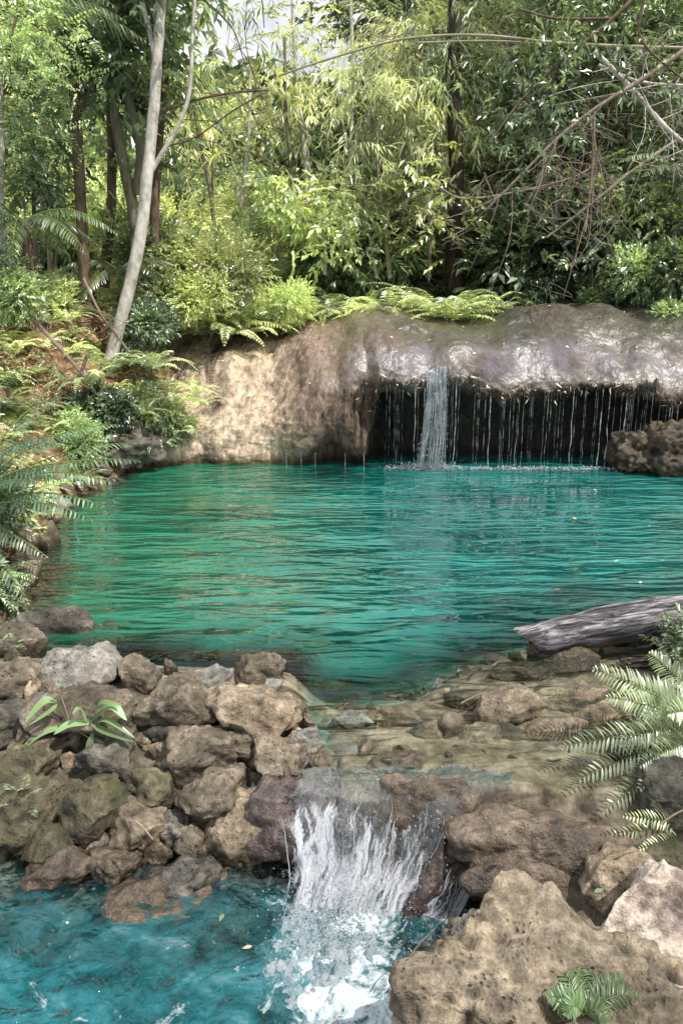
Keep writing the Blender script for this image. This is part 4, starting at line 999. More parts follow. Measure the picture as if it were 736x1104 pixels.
# ------------------------------------------------------------------ generic sprigs
def sprig_broad(k=9, L=.14, W=.055, tw=.42):
    t = np.linspace(.15, 1, k); pos = np.stack([t * tw, 0 * t, -.05 * t * t], 1); sg = np.where(np.arange(k) % 2, 1, -1)
    d = np.stack([.7 + 0 * t, sg * .8 * (1 - t * .6), -.25 + 0 * t], 1); return pos, d, rng.normal(size=k) * .3, np.full(k, L) * rng.uniform(.75, 1.15, k), np.full(k, W)
def sprig_bamboo(k=10, L=.20, W=.026, tw=.55):
    t = np.linspace(.1, 1, k); pos = np.stack([t * tw, 0 * t, -.16 * t * t], 1); sg = np.where(np.arange(k) % 2, 1, -1)
    d = np.stack([.7 + 0 * t, sg * .45, -.75 + 0 * t], 1); return pos, d, rng.normal(size=k) * .6, np.full(k, L) * rng.uniform(.7, 1.2, k), np.full(k, W)
def sprig_fine(k=22, L=.06, W=.022, tw=.42):
    h = k // 2; t = np.tile(np.linspace(.12, 1, h), 2); sg = np.repeat([-1, 1], h); pos = np.stack([t * tw, 0 * t, -.08 * t * t], 1)
    d = np.stack([.35 + 0 * t, sg * 1.0, -.12 + 0 * t], 1); return pos, d, rng.normal(size=len(t)) * .2, np.full(len(t), L) * np.sqrt(np.clip(1.15 - t, .1, 1)), np.full(len(t), W)
def emit(g, tmpl, C, D, S, droop=.05):
    pos, d, roll, L, W = tmpl; m = len(C); k = len(pos)
    x, y, z = frames(D, rng.normal(size=m) * .5)
    Rm = np.stack([x, y, z], 2)
    P = C[:, None, :] + np.einsum('mij,kj->mki', Rm, pos) * S[:, None, None]
    dd = np.einsum('mij,kj->mki', Rm, d) + rng.normal(size=(m, k, 3)) * .22
    V_, F_ = leaves_geo(P.reshape(-1, 3), dd.reshape(-1, 3), np.tile(roll, m) + rng.normal(size=m * k) * .35, np.tile(L, m) * np.repeat(S, k), np.tile(W, m) * np.repeat(S, k), fold=.18, droop=droop)
    g.add(V_, F_)
def tree_meshes(name, height_, base_f, rad, nsp, tmpl, nl=12, trunk_r=.10, bend=.5, clump=.42, flat=.6, seed=0, sides=8):
    r_ = np.random.default_rng(seed); gt = Geo(); gc = Geo()
    top = np.array([r_.normal() * bend, r_.normal() * bend, height_])
    TP = spline(np.array([[0, 0, -.5], [r_.normal() * bend * .2, r_.normal() * bend * .2, height_ * .3], [r_.normal() * bend * .5, r_.normal() * bend * .5, height_ * .65], top]), 30)
    add_tube(gt, TP, np.linspace(trunk_r, trunk_r * .22, 30), sides, lump=.12, seed=seed)
    C = []; D = []
    for i in range(nl):
        f = base_f + (1 - base_f) * (i + r_.random()) / nl; st_ = TP[min(29, int(f * 29))]
        th = i * 2.4 + r_.normal() * .4; ext = rad * (.55 + .6 * math.sin(math.pi * min(1, (f - base_f) / (1 - base_f) * .75 + .2))) * r_.uniform(.6, 1.15)
        up = r_.uniform(.1, .7) * ext
        en = st_ + np.array([math.cos(th) * ext, math.sin(th) * ext, up])
        mid = (st_ + en) / 2 + np.array([0, 0, ext * .15])
        LP_ = spline(np.array([st_, mid, en]), 12); add_tube(gt, LP_, np.linspace(trunk_r * .4, .010, 12), 5)
        for j in range(4):
            k0 = r_.integers(4, 11); a = LP_[k0]; e2 = a + r_.normal(size=3) * [.5, .5, .35] * ext * .45 + [0, 0, .1]
            SP_ = spline(np.array([a, (a + e2) / 2 + [0, 0, .06], e2]), 7); add_tube(gt, SP_, np.linspace(.014, .004, 7), 3)
            m = int(nsp / nl / 5)
            w = r_.integers(2, 7, m); c = SP_[w] + r_.normal(size=(m, 3)) * clump * [1, 1, flat]; C.append(c); dd = c - a + [0, 0, -.1]; D.append(dd + r_.normal(size=(m, 3)) * .35)
        m = int(nsp / nl / 5); w = r_.integers(5, 12, m); c = LP_[w] + r_.normal(size=(m, 3)) * clump * [1, 1, flat]; C.append(c); D.append(c - st_ + r_.normal(size=(m, 3)) * .3)
    C = np.vstack(C); D = np.vstack(D)
    D[:, 2] *= .6
    emit(gc, tmpl, C, D, r_.uniform(.7, 1.25, len(C)))
    return gt.mesh('trunk'), gc.mesh('crown', False)
def shrub_mesh(name, rx, rz, nsp, tmpl, seed):
    r_ = np.random.default_rng(seed); g = Geo(); m = nsp
    # several lobes of different height, leaves mostly on their outside
    lobes = [(r_.uniform(-.6, .6) * rx, r_.uniform(-.6, .6) * rx, r_.uniform(.25, .75) * rz, r_.uniform(.35, .6) * rx) for _ in range(8)]
    C = []; D = []
    for lx, ly, lz, lr in lobes:
        k = m // 8; d = r_.normal(size=(k, 3)); d /= np.linalg.norm(d, axis=1)[:, None]; rr = lr * r_.uniform(.35, 1.1, k)[:, None]
        c = np.array([lx, ly, lz]) + d * rr * [1, 1, .8]; C.append(c); D.append(d + [0, 0, .15] + r_.normal(size=(k, 3)) * .3)
    C = np.vstack(C); D = np.vstack(D); keep = C[:, 2] > -.1
    emit(g, tmpl, C[keep], D[keep], r_.uniform(.65, 1.2, keep.sum()))
    st = Geo()
    for i in range(9):
        lx, ly, lz, lr = lobes[i % 8]; add_tube(st, spline(np.array([[0, 0, -.2], [lx * .5, ly * .5, lz * .6], [lx, ly, lz + lr * .4]]), 8), np.linspace(.02, .006, 8), 4)
    return st.mesh('stem'), g.mesh('foliage', False)

T_broad = sprig_broad(8, .165, .066, .42); T_big = sprig_broad(7, .23, .10, .45); T_bam = sprig_bamboo(10, .23, .032, .55); T_fine = sprig_fine(22, .075, .028, .42); T_small = sprig_broad(10, .11, .046, .36)
def proto_tree(name, kids, label, cat, group):
    e = empty(name, (0, 0, 0), label, cat, group)
    for n_, me, m in kids: obj(n_, me, M[m], e)
    return e
def in_gap(x, y, r=0):   # opening in the canopy where the sky shows
    return (x + r) / y > -.24 and (x - r) / y < -.075

trees = []
specs = [
 ('broadleaf_tree', 8.5, .25, 2.6, 2000, T_broad, 'leaf_mid', 'bark_grey'),
 ('broadleaf_tree', 9.5, .22, 2.8, 2000, T_small, 'leaf_bright', 'bark_brown'),
 ('bamboo_clump', 9.0, .12, 2.4, 1900, T_bam, 'leaf_olive', 'bark_bamboo'),
 ('broadleaf_tree', 8.0, .18, 2.5, 2000, T_big, 'leaf_dark', 'bark_dark'),
 ('feathery_tree', 9.0, .25, 2.7, 1500, T_fine, 'leaf_bright', 'bark_pale'),
 ('bamboo_clump', 8.0, .15, 2.6, 1900, T_bam, 'leaf_bright', 'bark_bamboo'),
]
KIND = ['mid green broad leaved', 'yellow green small leaved', 'olive green drooping bamboo like', 'dark green large leaved', 'light feathery leaved', 'bright narrow leaved bamboo like']
protos = []
for i, (nm, hh, bf, rd, ns, tm, lm, bk) in enumerate(specs):
    t_m, c_m = tree_meshes(nm, hh, bf, rd, ns, tm, seed=20 + i, trunk_r=.09, nl=14)
    protos.append((nm, t_m, c_m, lm, bk))
used = set()
def put_tree(i, x, y, s, zone):
    nm, t_m, c_m, lm, bk = protos[i]
    lab = f'{KIND[i]} tree {zone}'
    e = empty(nm, (x, y, hz(x, y) - .1), lab, 'tree', f'{KIND[i]} trees {zone}')
    obj('trunk', t_m, M[bk], e); obj('crown', c_m, M[lm], e)
    e.rotation_euler = (rng.normal() * .04, rng.normal() * .04, rng.uniform(0, 6.28)); e.scale = (s * rng.uniform(.9, 1.15), s * rng.uniform(.9, 1.15), s)
    return e
rows = [(14.6, 8, .62), (17.0, 8, .85), (20, 9, 1.1), (24, 10, 1.35), (29, 10, 1.6), (36, 11, 1.9)]
k = 0
for ri, (yy, nn_, sc) in enumerate(rows):
    hw = yy * .50 + 1.5
    for j in range(nn_):
        x = -hw + 2 * hw * (j + .5 + rng.uniform(-.3, .3)) / nn_; y = yy + rng.uniform(-1.0, 1.0)
        a = x / y
        if ri == 0 and a < -.12: continue                       # individually built trees stand here
        s_ = sc * rng.uniform(.85, 1.15)
        if in_gap(x, y, 3.7 * s_): s_ = min(s_, (.15 * y) / 9.5)
        if a > .22: i = rng.choice([2, 0, 3, 2, 5])
        elif a > -.03: i = rng.choice([2, 5, 1, 2, 4])
        else: i = rng.choice([1, 4, 0, 0, 5])
        if ri >= 3 and rng.random() < .45: i = 3
        zone = ('in the nearer forest' if ri < 3 else 'in the deeper forest') + (' on the right' if a > .2 else ' behind the ledge' if a > -.1 else ' behind the left bank')
        put_tree(int(i), x, y, s_, zone); k += 1

# shrubs
sh_specs = [(1.3, 1.5, 1500, T_broad, 'leaf_mid'), (1.3, 1.3, 1500, T_small, 'leaf_bright'), (1.4, 1.8, 1300, T_big, 'leaf_dark'), (1.3, 1.7, 1400, T_bam, 'leaf_olive'), (1.2, 1.3, 1000, T_fine, 'leaf_bright')]
shp = [(*shrub_mesh('shrub', rx, rz, ns, tm, 60 + i), lm) for i, (rx, rz, ns, tm, lm) in enumerate(sh_specs)]
SK = ['mid green broad leaved', 'bright small leaved', 'dark large leaved', 'olive narrow leaved', 'feathery light green']
def put_shrub(i, x, y, s, zone, z=None):
    st, fo, lm = shp[i]
    e = empty('shrub', (x, y, (hz(x, y) if z is None else z) - .05), f'{SK[i]} shrub {zone}', 'shrub', f'{SK[i]} shrubs {zone}')
    obj('stem', st, M['bark_brown'], e); obj('foliage', fo, M[lm], e)
    e.rotation_euler = (rng.normal() * .1, rng.normal() * .1, rng.uniform(0, 6.28)); e.scale = (s, s, s * rng.uniform(.85, 1.2))
for yy, nn_, sc in [(13.6, 9, .55), (15.2, 11, .9), (17.5, 11, 1.2), (21, 12, 1.6), (26, 12, 2.1), (33, 13, 3.0), (42, 14, 4.2)]:
    hw = yy * .5 + 1
    for j in range(nn_):
        x = -hw + 2 * hw * (j + .5 + rng.uniform(-.35, .35)) / nn_; y = yy + rng.uniform(-.7, .7); a = x / y
        i = int(rng.choice([2, 0, 2, 2, 0])) if a > .16 else int(rng.choice([1, 2, 4, 0, 2, 3]))
        s_ = sc * rng.uniform(.75, 1.2)
        if in_gap(x, y, 1.3 * s_): s_ = min(s_, .17 * y / 1.6)
        zone = 'in the forest undergrowth on the right' if a > .16 else 'in the undergrowth behind the ledge' if a > -.1 else 'in the undergrowth above the left bank'
        put_shrub(i, x, y, s_, zone)

# small ferns (rosettes), each one a thing
def rosette(nf, L, pl, pw, seed, npin=18, lift=.5):
    r_ = np.random.default_rng(seed); g = Geo()
    for i in range(nf):
        th = i / nf * 6.283 + r_.normal() * .25; l = L * r_.uniform(.7, 1.15); e = np.array([math.cos(th) * l, math.sin(th) * l, l * r_.uniform(-.05, .5)])
        frond_geo(g, (0, 0, 0), e, (0, 0, l * lift * r_.uniform(.6, 1.1)), pl, pw, npin, .005, .25, gdet=0)
    return g.mesh('fern', False)
RS = [rosette(11, .75, .17, .035, 1), rosette(9, .6, .14, .03, 2), rosette(13, .85, .18, .032, 3, 20, .6)]
for m_, mm in zip(RS, ('leaf_fern', 'leaf_fern', 'leaf_fern')): m_.materials.append(M[mm])
RSd = [m.copy() for m in RS]
for m in RSd: m.materials.clear(); m.materials.append(M['leaf_mid'])
def put_fern(x, y, s, zone, dark=False, z=None, tilt=None):
    o = obj('fern', (RSd if dark else RS)[rng.integers(3)]); o.location = (x, y, (hz(x, y) if z is None else z) + .02)
    tl = tilt or (rng.normal() * .12, rng.normal() * .12); o.rotation_euler = (tl[0], tl[1], rng.uniform(0, 6.28)); o.scale = (s,) * 3
    tag(o, f'{"mid" if dark else "light"} green fern {zone}', 'fern', f'{"mid" if dark else "light"} green ferns {zone}'); return o
for j in range(58):       # belt above the ledge
    px = rng.uniform(175, 520); Yd = rng.uniform(12.3, 14.2); x = (px - 368) / F * (Yd * 1.02); put_fern(x, Yd, rng.uniform(.8, 1.35), 'in the fern belt above the ledge', z=max(hz(x, Yd), 1.9 if x > -1.5 else 1.7))
for j in range(26):       # right bank plants
    px = rng.uniform(560, 760); Yd = rng.uniform(12.8, 14.5); x = (px - 368) / F * Yd; put_fern(x, Yd, rng.uniform(.5, .8), 'in the shade above the right end of the ledge', dark=True, z=2.0)
for j in range(60):       # left bank
    px = rng.uniform(-30, 210); py = rng.uniform(330, 480)
    P = on_ground(px, py)
    if P[1] < 6.5 or P[1] > 13 or P[2] < .1: continue
    put_fern(P[0], P[1], rng.uniform(.25, .6), 'on the left bank slope', dark=rng.random() < .15, z=P[2])
for px, py, Yd, s_ in [(120,405,9.8,.75),(165,400,10.0,.7),(190,440,10.2,.55),(210,425,10.4,.5),(150,450,9.9,.6),(180,478,10.1,.4),(215,440,10.3,.5),(95,420,9.6,.6),(135,475,9.9,.5),(160,482,10.2,.55),(195,470,10.3,.5),(175,455,10.3,.6),(205,458,10.35,.4),(145,490,10.0,.4)]:
    P = Dp(px, py, Yd); put_fern(P[0], P[1], s_, 'overhanging the far left pool corner', z=P[2])
for px, py, Yd, s_, i in [(150,440,10.2,.28,0),(185,455,10.3,.25,0),(110,455,9.8,.3,2),(60,325,11.2,.4,4),(10,318,9.8,.35,0),(200,325,11.8,.45,1),(180,300,12.5,.6,0),(240,310,12.6,.55,1),(160,360,10.9,.3,2),(80,470,9.2,.3,0),(300,330,12.6,.35,1),(-20,560,6,.25,2),(-30,640,5.2,.25,2)]:
    P = Dp(px, py + 12, Yd); put_shrub(i, P[0], P[1], s_, 'clinging to the left bank', z=P[2])
for px, py, Yd, s_, i in [(690,320,12.6,.4,0),(730,310,12.2,.45,2),(640,320,13,.35,0),(720,340,11.8,.25,0),(590,315,13.4,.35,2)]:
    P = Dp(px, py + 8, Yd); put_shrub(i, P[0], P[1], s_, 'at the back right edge of the ledge', z=P[2])

for k in range(20):
    y = 5.2 + 4.6 * k / 19; x = float(XL(y)) - rng.uniform(.05, .5); put_fern(x, y, rng.uniform(.25, .5), 'hanging over the left shoreline', dark=True)
# ground cover: creeping leaves and litter
def cover(name, label, n_, xr, yr, mat, tm, s0, s1, cond, seed):
    r_ = np.random.default_rng(seed); x = r_.uniform(*xr, n_); y = r_.uniform(*yr, n_); z = height(x, y); k = cond(x, y, z, pn(np.stack([x * 1.1, y * 1.1, x * 0 + seed], 1)))
    C = np.stack([x, y, z + .01], 1)[k]; D = r_.normal(size=C.shape); D[:, 2] = np.abs(D[:, 2]) * .6; g = Geo(); emit(g, tm, C, D, r_.uniform(s0, s1, len(C)))
    tag(obj(name, g.mesh(name, False), M[mat]), label, 'ground cover', kind='stuff')
cover('creeping_plants', 'pale creeping leaves spread over the earth of the left bank', 12000, (-8, -2.4), (4.6, 13.5), 'leaf_bright', T_small, .25, .6, lambda x, y, z, n_: (z > .12) & (n_ > .08), 1)
cover('leaf_litter', 'dry brown leaf litter lying on the left bank earth', 6000, (-9, -2.4), (6, 14), 'leaf_dry', T_small, .2, .5, lambda x, y, z, n_: (z > .1) & (n_ < .15), 2)
cover('low_plants', 'low leafy plants covering the forest floor above the ledge', 9000, (-8, 9), (12.6, 20), 'leaf_mid', T_broad, .4, .9, lambda x, y, z, n_: n_ > -.15, 3)
# ------------------------------------------------------------------ individually built trees
def trunk_px(g, pts, w0, w1, Yd, lump=.12, seed=0, n_=40, sides=10):
    P = spline(np.array([Dp(a, b, Yd + (c[0] if c else 0)) for a, b, *c in pts]), n_); r = np.linspace(w0, w1, n_) / 2 * Yd / F
    add_tube(g, P, r, sides, lump, seed); return P
def crown_at(pts, tm, n_, sig, seed):
    r_ = np.random.default_rng(seed); g = Geo(); C = np.vstack([np.array(p) + r_.normal(size=(n_, 3)) * sig for p in pts]); D = r_.normal(size=C.shape); D[:, 2] = D[:, 2] * .4 - .3
    emit(g, tm, C, D, r_.uniform(.7, 1.2, len(C))); return g.mesh('crown', False)
def px_tree(name, label, limbs, Yd, bmat, crown, lmat, tm, n_=140, sig=.4, cat='tree'):
    P0 = Dp(limbs[0][0][0][0], limbs[0][0][0][1], Yd); e = empty(name, tuple(P0), label, cat)
    g = Geo()
    for i, (pts, w0, w1) in enumerate(limbs):
        trunk_px(g, pts, w0, w1, Yd, seed=i)
    obj('trunk', to_parent(g.mesh('trunk'), e), M[bmat], e)
    if crown:
        obj('crown', to_parent(crown_at([Dp(a, b, Yd + c) for a, b, c in crown], tm, n_, sig, len(label)), e), M[lmat], e)
    return e
px_tree('leaning_tree', 'pale white barked slender tree leaning on the left bank', [([(118,392),(128,355),(150,262),(163,150),(170,60),(178,-60),(185,-160)], 14, 8), ([(157,196),(172,170),(190,140),(204,100),(208,30),(214,-60)], 5, 3), ([(170,70),(158,20),(140,-40)], 6, 4)], 10.6, 'bark_pale',
        [(200,-60,0),(150,-30,.3),(140,-60,0),(180,-120,0),(130,20,.3)], 'leaf_dark', T_broad, 50, .3)
px_tree('forest_tree', 'mossy grey tree with two crooked stems behind the pale leaning tree', [([(147,300),(146,240),(132,170),(122,110),(120,40),(116,-60)], 13, 7), ([(148,210),(152,160),(138,100),(136,0),(140,-80)], 11, 7), ([(126,150),(140,120),(150,70)], 4, 2)], 11.6, 'bark_grey',
        [(100,20,0),(130,-20,0),(160,-30,.3),(110,80,.2),(90,-40,0),(150,90,.5)], 'leaf_dark', T_big, 42, .4)
px_tree('forest_tree', 'dark straight tree standing right behind the pale leaning tree', [([(166,290),(168,200),(176,100),(182,20),(188,-80)], 10, 6)], 12.2, 'bark_brown', [(190,-40,0),(160,10,.2),(165,70,.2)], 'leaf_mid', T_broad, 46, .35)
px_tree('forest_tree', 'dark brown tree with narrow stem at the top left', [([(92,310),(88,230),(82,120),(76,40),(72,-80)], 12, 8), ([(84,130),(100,90),(118,60)], 4, 2), ([(80,90),(60,60),(40,50)], 4, 2)], 11.2, 'bark_brown', [(60,30,0),(90,0,0),(40,60,.2),(110,40,.3),(60,-30,0)], 'leaf_mid', T_fine, 60, .4)
px_tree('forest_tree', 'pale thin tree cut by the left picture edge', [([(2,300),(0,220),(1,130),(-4,30),(-8,-60)], 8, 6)], 10.6, 'bark_pale', [(10,20,0),(30,60,0),(0,100,.2),(20,150,.2),(40,10,0)], 'leaf_mid', T_fine, 80, .42)
px_tree('forest_tree', 'thin grey sapling between left edge and dark brown tree', [([(40,300),(37,230),(36,150)], 5, 3)], 11.3, 'bark_grey', [(40,170,0),(30,200,.1),(50,190,0)], 'leaf_dark', T_broad, 50, .35)
px_tree('forest_tree', 'slim pale sapling standing in the middle above the fern belt', [([(420,300),(414,240),(408,190),(405,120)], 5, 2)], 14.0, 'bark_bamboo', [(405,110,0),(420,90,.2),(395,130,0)], 'leaf_olive', T_bam, 40, .4)
px_tree('forest_tree', 'short slanted pale sapling left of the slim middle sapling', [([(406,300),(400,265),(394,235)], 4, 3)], 14.1, 'bark_pale', [(392,225,0)], 'leaf_bright', T_small, 40, .3)
px_tree('forest_tree', 'slim grey sapling right of the slim pale middle sapling', [([(437,300),(435,240),(434,160)], 6, 4)], 14.3, 'bark_grey', [(434,150,0),(445,130,0)], 'leaf_olive', T_bam, 40, .4)
px_tree('forest_tree', 'thick dark trunk in the shade behind the ledge', [([(491,310),(489,250),(492,190),(488,90),(490,0)], 17, 13)], 14.2, 'bark_dark', [(490,100,0),(510,60,0),(480,40,.3)], 'leaf_mid', T_bam, 50, .5)
for i, (a_, b_, c_, d_) in enumerate([(350,296,345,235),(372,292,376,220),(700,300,690,180),(640,305,648,200),(300,290,296,200),(58,300,62,190),(590,300,600,190),(462,298,458,200)]):
    lab = ['thin pale stem above left part of fern belt', 'thin pale stem left of the slanted sapling', 'thin stem at right under the dead branches', 'thin stem behind the tangled twigs at right', 'thin stem in the undergrowth above the sunlit left end of the ledge', 'thin stem beside the dark brown tree at left', 'thin stem well right of the thick dark trunk', 'thin stem left of the thick dark trunk'][i]
    px_tree('sapling', lab, [([(a_, b_), ((a_ + c_) / 2 + 3, (b_ + d_) / 2), (c_, d_)], 4, 2.5)], 13.6, ['bark_pale', 'bark_grey', 'bark_bamboo'][i % 3], [(c_, d_, 0), (c_ + 8, d_ + 20, 0)], ['leaf_bright', 'leaf_mid'][i in (2, 3, 6)], T_broad, 36, .3, cat='sapling')

tl_ = ['thin pale trunk between the open sky and the slanted sapling', 'thin pale trunk rising from the right part of the fern belt', 'thin curved pale trunk left of the arching cane', 'thin straight trunk just right of the open sky', 'thin pale trunk in the dark forest far right', 'thin grey trunk between slim sapling and thick dark trunk', 'thin brown trunk in the shade right of the thick dark trunk', 'thin pale trunk near left edge behind the bank', 'thin leaning trunk behind the sunlit left end of the ledge', 'slim trunk beyond the fern belt in the middle']
for i, (a_, b_, c_, d_, yd) in enumerate([(330,300,318,60,15.5),(475,300,470,40,16),(312,290,308,120,15),(262,300,268,150,16.5),(705,290,716,30,15),(455,300,450,90,15.4),(575,305,588,60,14.6),(55,300,52,20,13.5),(235,310,212,130,14.4),(388,300,380,70,16.2)]):
    px_tree('forest_tree', tl_[i], [([(a_, b_), ((a_ + c_) / 2 + 5 * (-1) ** i, (b_ + d_) / 2), (c_, d_), (c_ + (c_ - a_) * .3, d_ - 80)], 5, 3), ([((a_ + c_) / 2 + 5 * (-1) ** i, (b_ + d_) / 2), (c_ + 18 * (-1) ** i, d_ + 20)], 2.5, 1.5)], yd, ['bark_pale', 'bark_bamboo', 'bark_grey'][i % 3], [(c_, d_, 0), (c_ + 14, d_ - 30, .2)], ['leaf_bright', 'leaf_mid', 'leaf_olive'][i % 3], [T_small, T_broad, T_bam][i % 3], 40, .4)
# palms: crowns of fronds
def palm(label, crownp, nf, L, trunk, mat, droopz=-.5, seed=0, ths=None):
    r_ = np.random.default_rng(seed); crownp = np.array(crownp); e = empty('palm_tree', tuple(crownp), label, 'palm')
    if trunk is not None:
        g = Geo(); add_tube(g, spline(np.array([trunk, (np.array(trunk) + crownp) / 2 + [.08, 0, 0], crownp]), 24), np.linspace(.09, .06, 24), 8, .1)
        obj('trunk', to_parent(g.mesh('trunk'), e), M['bark_brown'], e)
    for i in range(nf):
        th = (i / nf * 6.283 + r_.normal() * .15) if ths is None else ths[i]; l = L * r_.uniform(.8, 1.1); g = Geo(); st = Geo()
        end = crownp + np.array([math.cos(th) * l, math.sin(th) * l, l * r_.uniform(droopz, .25)])
        frond_geo(g, crownp, end, (0, 0, l * .35), L * .28, .03, 32, .012, .55, gdet=1, gstem=st)
        o = obj('frond', to_parent(g.mesh('frond'), e), M[mat], e); obj('stalk', to_parent(st.mesh('stalk'), e), M['stem_green'], o)
palm('palm with dark hanging fronds between the crooked stems at top left', Dp(118, 90, 12.4), 13, 1.7, Dp(112, 310, 12.4), 'leaf_deep', seed=1)
palm('palm whose dark fronds hang at the top left corner', Dp(-25, 40, 9.6), 11, 1.9, Dp(-30, 350, 9.6), 'leaf_dark', seed=2)
palm('young palm with light fronds at the foot of the crooked stems', Dp(128, 292, 11.4), 9, .95, None, 'leaf_pale', seed=3)
palm('palm with pale curving fronds in the dark forest at right', Dp(745, 200, 12.8), 10, 1.3, Dp(760, 330, 12.8), 'leaf_pale', seed=4)
palm('small low palm at left beside the thin pale tree', Dp(25, 240, 10.2), 9, 1.2, Dp(28, 330, 10.2), 'leaf_dark', seed=5)
palm('tree fern drooping over the dark back right of the ledge', Dp(650, 270, 13.4), 8, .9, Dp(652, 320, 13.4), 'leaf_dark', seed=6)
palm('palm sapling in the middle undergrowth left of the thick dark trunk', Dp(455, 215, 15.0), 8, 1.1, Dp(455, 300, 15.0), 'leaf_mid', seed=7)

# arched dry cane, dead branches, twigs
def cane(label, paths, Yd, mat, name='dead_branch', cat='branch', twigs=0, seed=0, tl=60):
    r_ = np.random.default_rng(seed); g = Geo(); P0 = Dp(paths[0][0][0][0], paths[0][0][0][1], Yd); e_loc = np.array(P0)
    for i, (pts, w0, w1) in enumerate(paths):
        P = trunk_px(g, pts, w0, w1, Yd, seed=i, sides=7)
        for j in range(twigs):
            a = P[r_.integers(4, 39)]; th = r_.normal(size=3) * [.8, .5, .8]; th[2] -= .3; l = r_.uniform(.3, 1.0) * tl / 60
            e2 = a + th * l; m = (a + e2) / 2 + r_.normal(size=3) * .12
            Q = spline(np.array([a, m, e2]), 8); add_tube(g, Q, np.linspace(.007, .0025, 8), 4)
            for _ in range(2):
                a2 = Q[r_.integers(3, 7)]; add_tube(g, spline(np.array([a2, a2 + r_.normal(size=3) * .14, a2 + r_.normal(size=3) * .32]), 5), np.linspace(.004, .0015, 5), 3)
    me = g.mesh(name); me_ = me; n_ = len(me.vertices); a = np.empty(n_ * 3, np.float32); me.vertices.foreach_get('co', a); a = a.reshape(-1, 3) - e_loc.astype(np.float32); me.vertices.foreach_set('co', a.ravel()); me.update()
    o = obj(name, me, M[mat]); o.location = tuple(e_loc); return tag(o, label, cat)
cane('long arching dry bamboo cane crossing the top of the forest', [([(300,82),(340,68),(400,50),(450,40),(520,38),(600,46),(680,50),(760,52)], 1.8, 3), ([(450,46),(520,44),(575,46)], 1.6, 1.6)], 11.6, 'bark_bamboo', twigs=3, seed=1)
cane('pinkish dead branch running diagonally at upper right', [([(760,38),(700,80),(640,118),(600,150),(560,190),(525,225)], 5, 2), ([(640,118),(638,180),(630,250)], 3, 2), ([(600,150),(585,190),(568,232)], 3, 1.5)], 11.2, 'bark_pink', twigs=16, seed=2)
cane('grey dead branch sloping down to the right at upper right', [([(640,55),(680,95),(720,140),(770,180)], 5, 4), ([(645,70),(690,88),(740,92)], 3, 2)], 11.4, 'bark_pale', twigs=12, seed=3)
cane('thin bare branch low at right pointing up from the shade', [([(590,255),(630,225),(680,185),(730,150)], 2, 3)], 12.4, 'bark_bamboo', twigs=8, seed=4)
cane('thin dark branch reaching right from the crooked stems', [([(172,122),(210,108),(250,100),(290,97)], 3, 2), ([(170,160),(210,148),(250,120),(285,100)], 2, 1.5)], 11.0, 'bark_brown', twigs=8, seed=5)
cane('loop of bare hanging vine in front of the right forest', [([(470,200),(500,214),(560,206),(620,190),(650,170)], 2, 2), ([(635,120),(640,170),(636,240)], 2, 2)], 12.0, 'bark_pink', name='vine', cat='vine', twigs=14, seed=6)
cane('bare dry twigs standing on the red earth of the left bank', [([(20,330),(60,370),(100,420),(110,460)], 5, 3), ([(90,300),(110,340),(140,380)], 3, 2), ([(95,380),(80,430),(90,470)], 4, 2)], 9.7, 'bark_pink', twigs=5, seed=7, tl=30)
st_, fo_, lm_ = shp[2]
for (px, py, Yd, sc_, lab) in [(745, 830, 3.6, .16, 'dark leafy plant behind the pale ferns at the right edge'), (770, 740, 4.1, .22, 'dark leafy plant beyond the pale ferns beside the driftwood')]:
    e = empty('shrub', tuple(Dp(px, py, Yd)), lab, 'shrub'); obj('stem', st_, M['bark_brown'], e); obj('foliage', fo_, M[lm_], e); e.scale = (sc_,) * 3
# overhanging leafy branch, nearer
def leafy_branch(label, paths, Yd, tm, n_, sig, lmat, bmat='bark_brown', seed=0):
    r_ = np.random.default_rng(seed); P0 = Dp(paths[0][0][0][0], paths[0][0][0][1], Yd); e = empty('leafy_branch', tuple(P0), label, 'branch'); g = Geo(); C = []
    for i, (pts, w0, w1) in enumerate(paths):
        P = trunk_px(g, pts, w0, w1, Yd, seed=i, sides=6); C.append(P[r_.integers(8, 40, n_)] + r_.normal(size=(n_, 3)) * sig)
    obj('wood', to_parent(g.mesh('wood'), e), M[bmat], e)
    C = np.vstack(C); D = r_.normal(size=C.shape); D[:, 2] = D[:, 2] * .5 - .3; gc = Geo(); emit(gc, tm, C, D, r_.uniform(.6, 1.0, len(C)))
    obj('leaves', to_parent(gc.mesh('leaves', False), e), M[lmat], e)
leafy_branch('leafy dark green branch hanging in from the top right', [([(720,-40),(660,20),(600,70),(560,110),(530,150)], 5, 2), ([(660,20),(600,20),(560,10)], 3, 2), ([(600,70),(580,130),(560,180)], 2, 1), ([(700,-20),(690,40),(740,90)], 3, 2)], 8.5, sprig_broad(8, .12, .05, .30), 24, .16, 'leaf_dark', seed=1)
leafy_branch('leafy vivid spray hanging in at the top left corner', [([(-30,-30),(20,10),(50,40),(70,80)], 4, 2), ([(20,10),(10,60),(20,110)], 3, 1)], 8.0, T_fine, 60, .2, 'leaf_mid', seed=2)
leafy_branch('thin willowy spray against the open sky', [([(180,-30),(220,0),(250,30),(262,62)], 3, 1), ([(260,-40),(280,-10),(285,30)], 2, 1)], 12.5, T_bam, 12, .25, 'leaf_mid', seed=3)

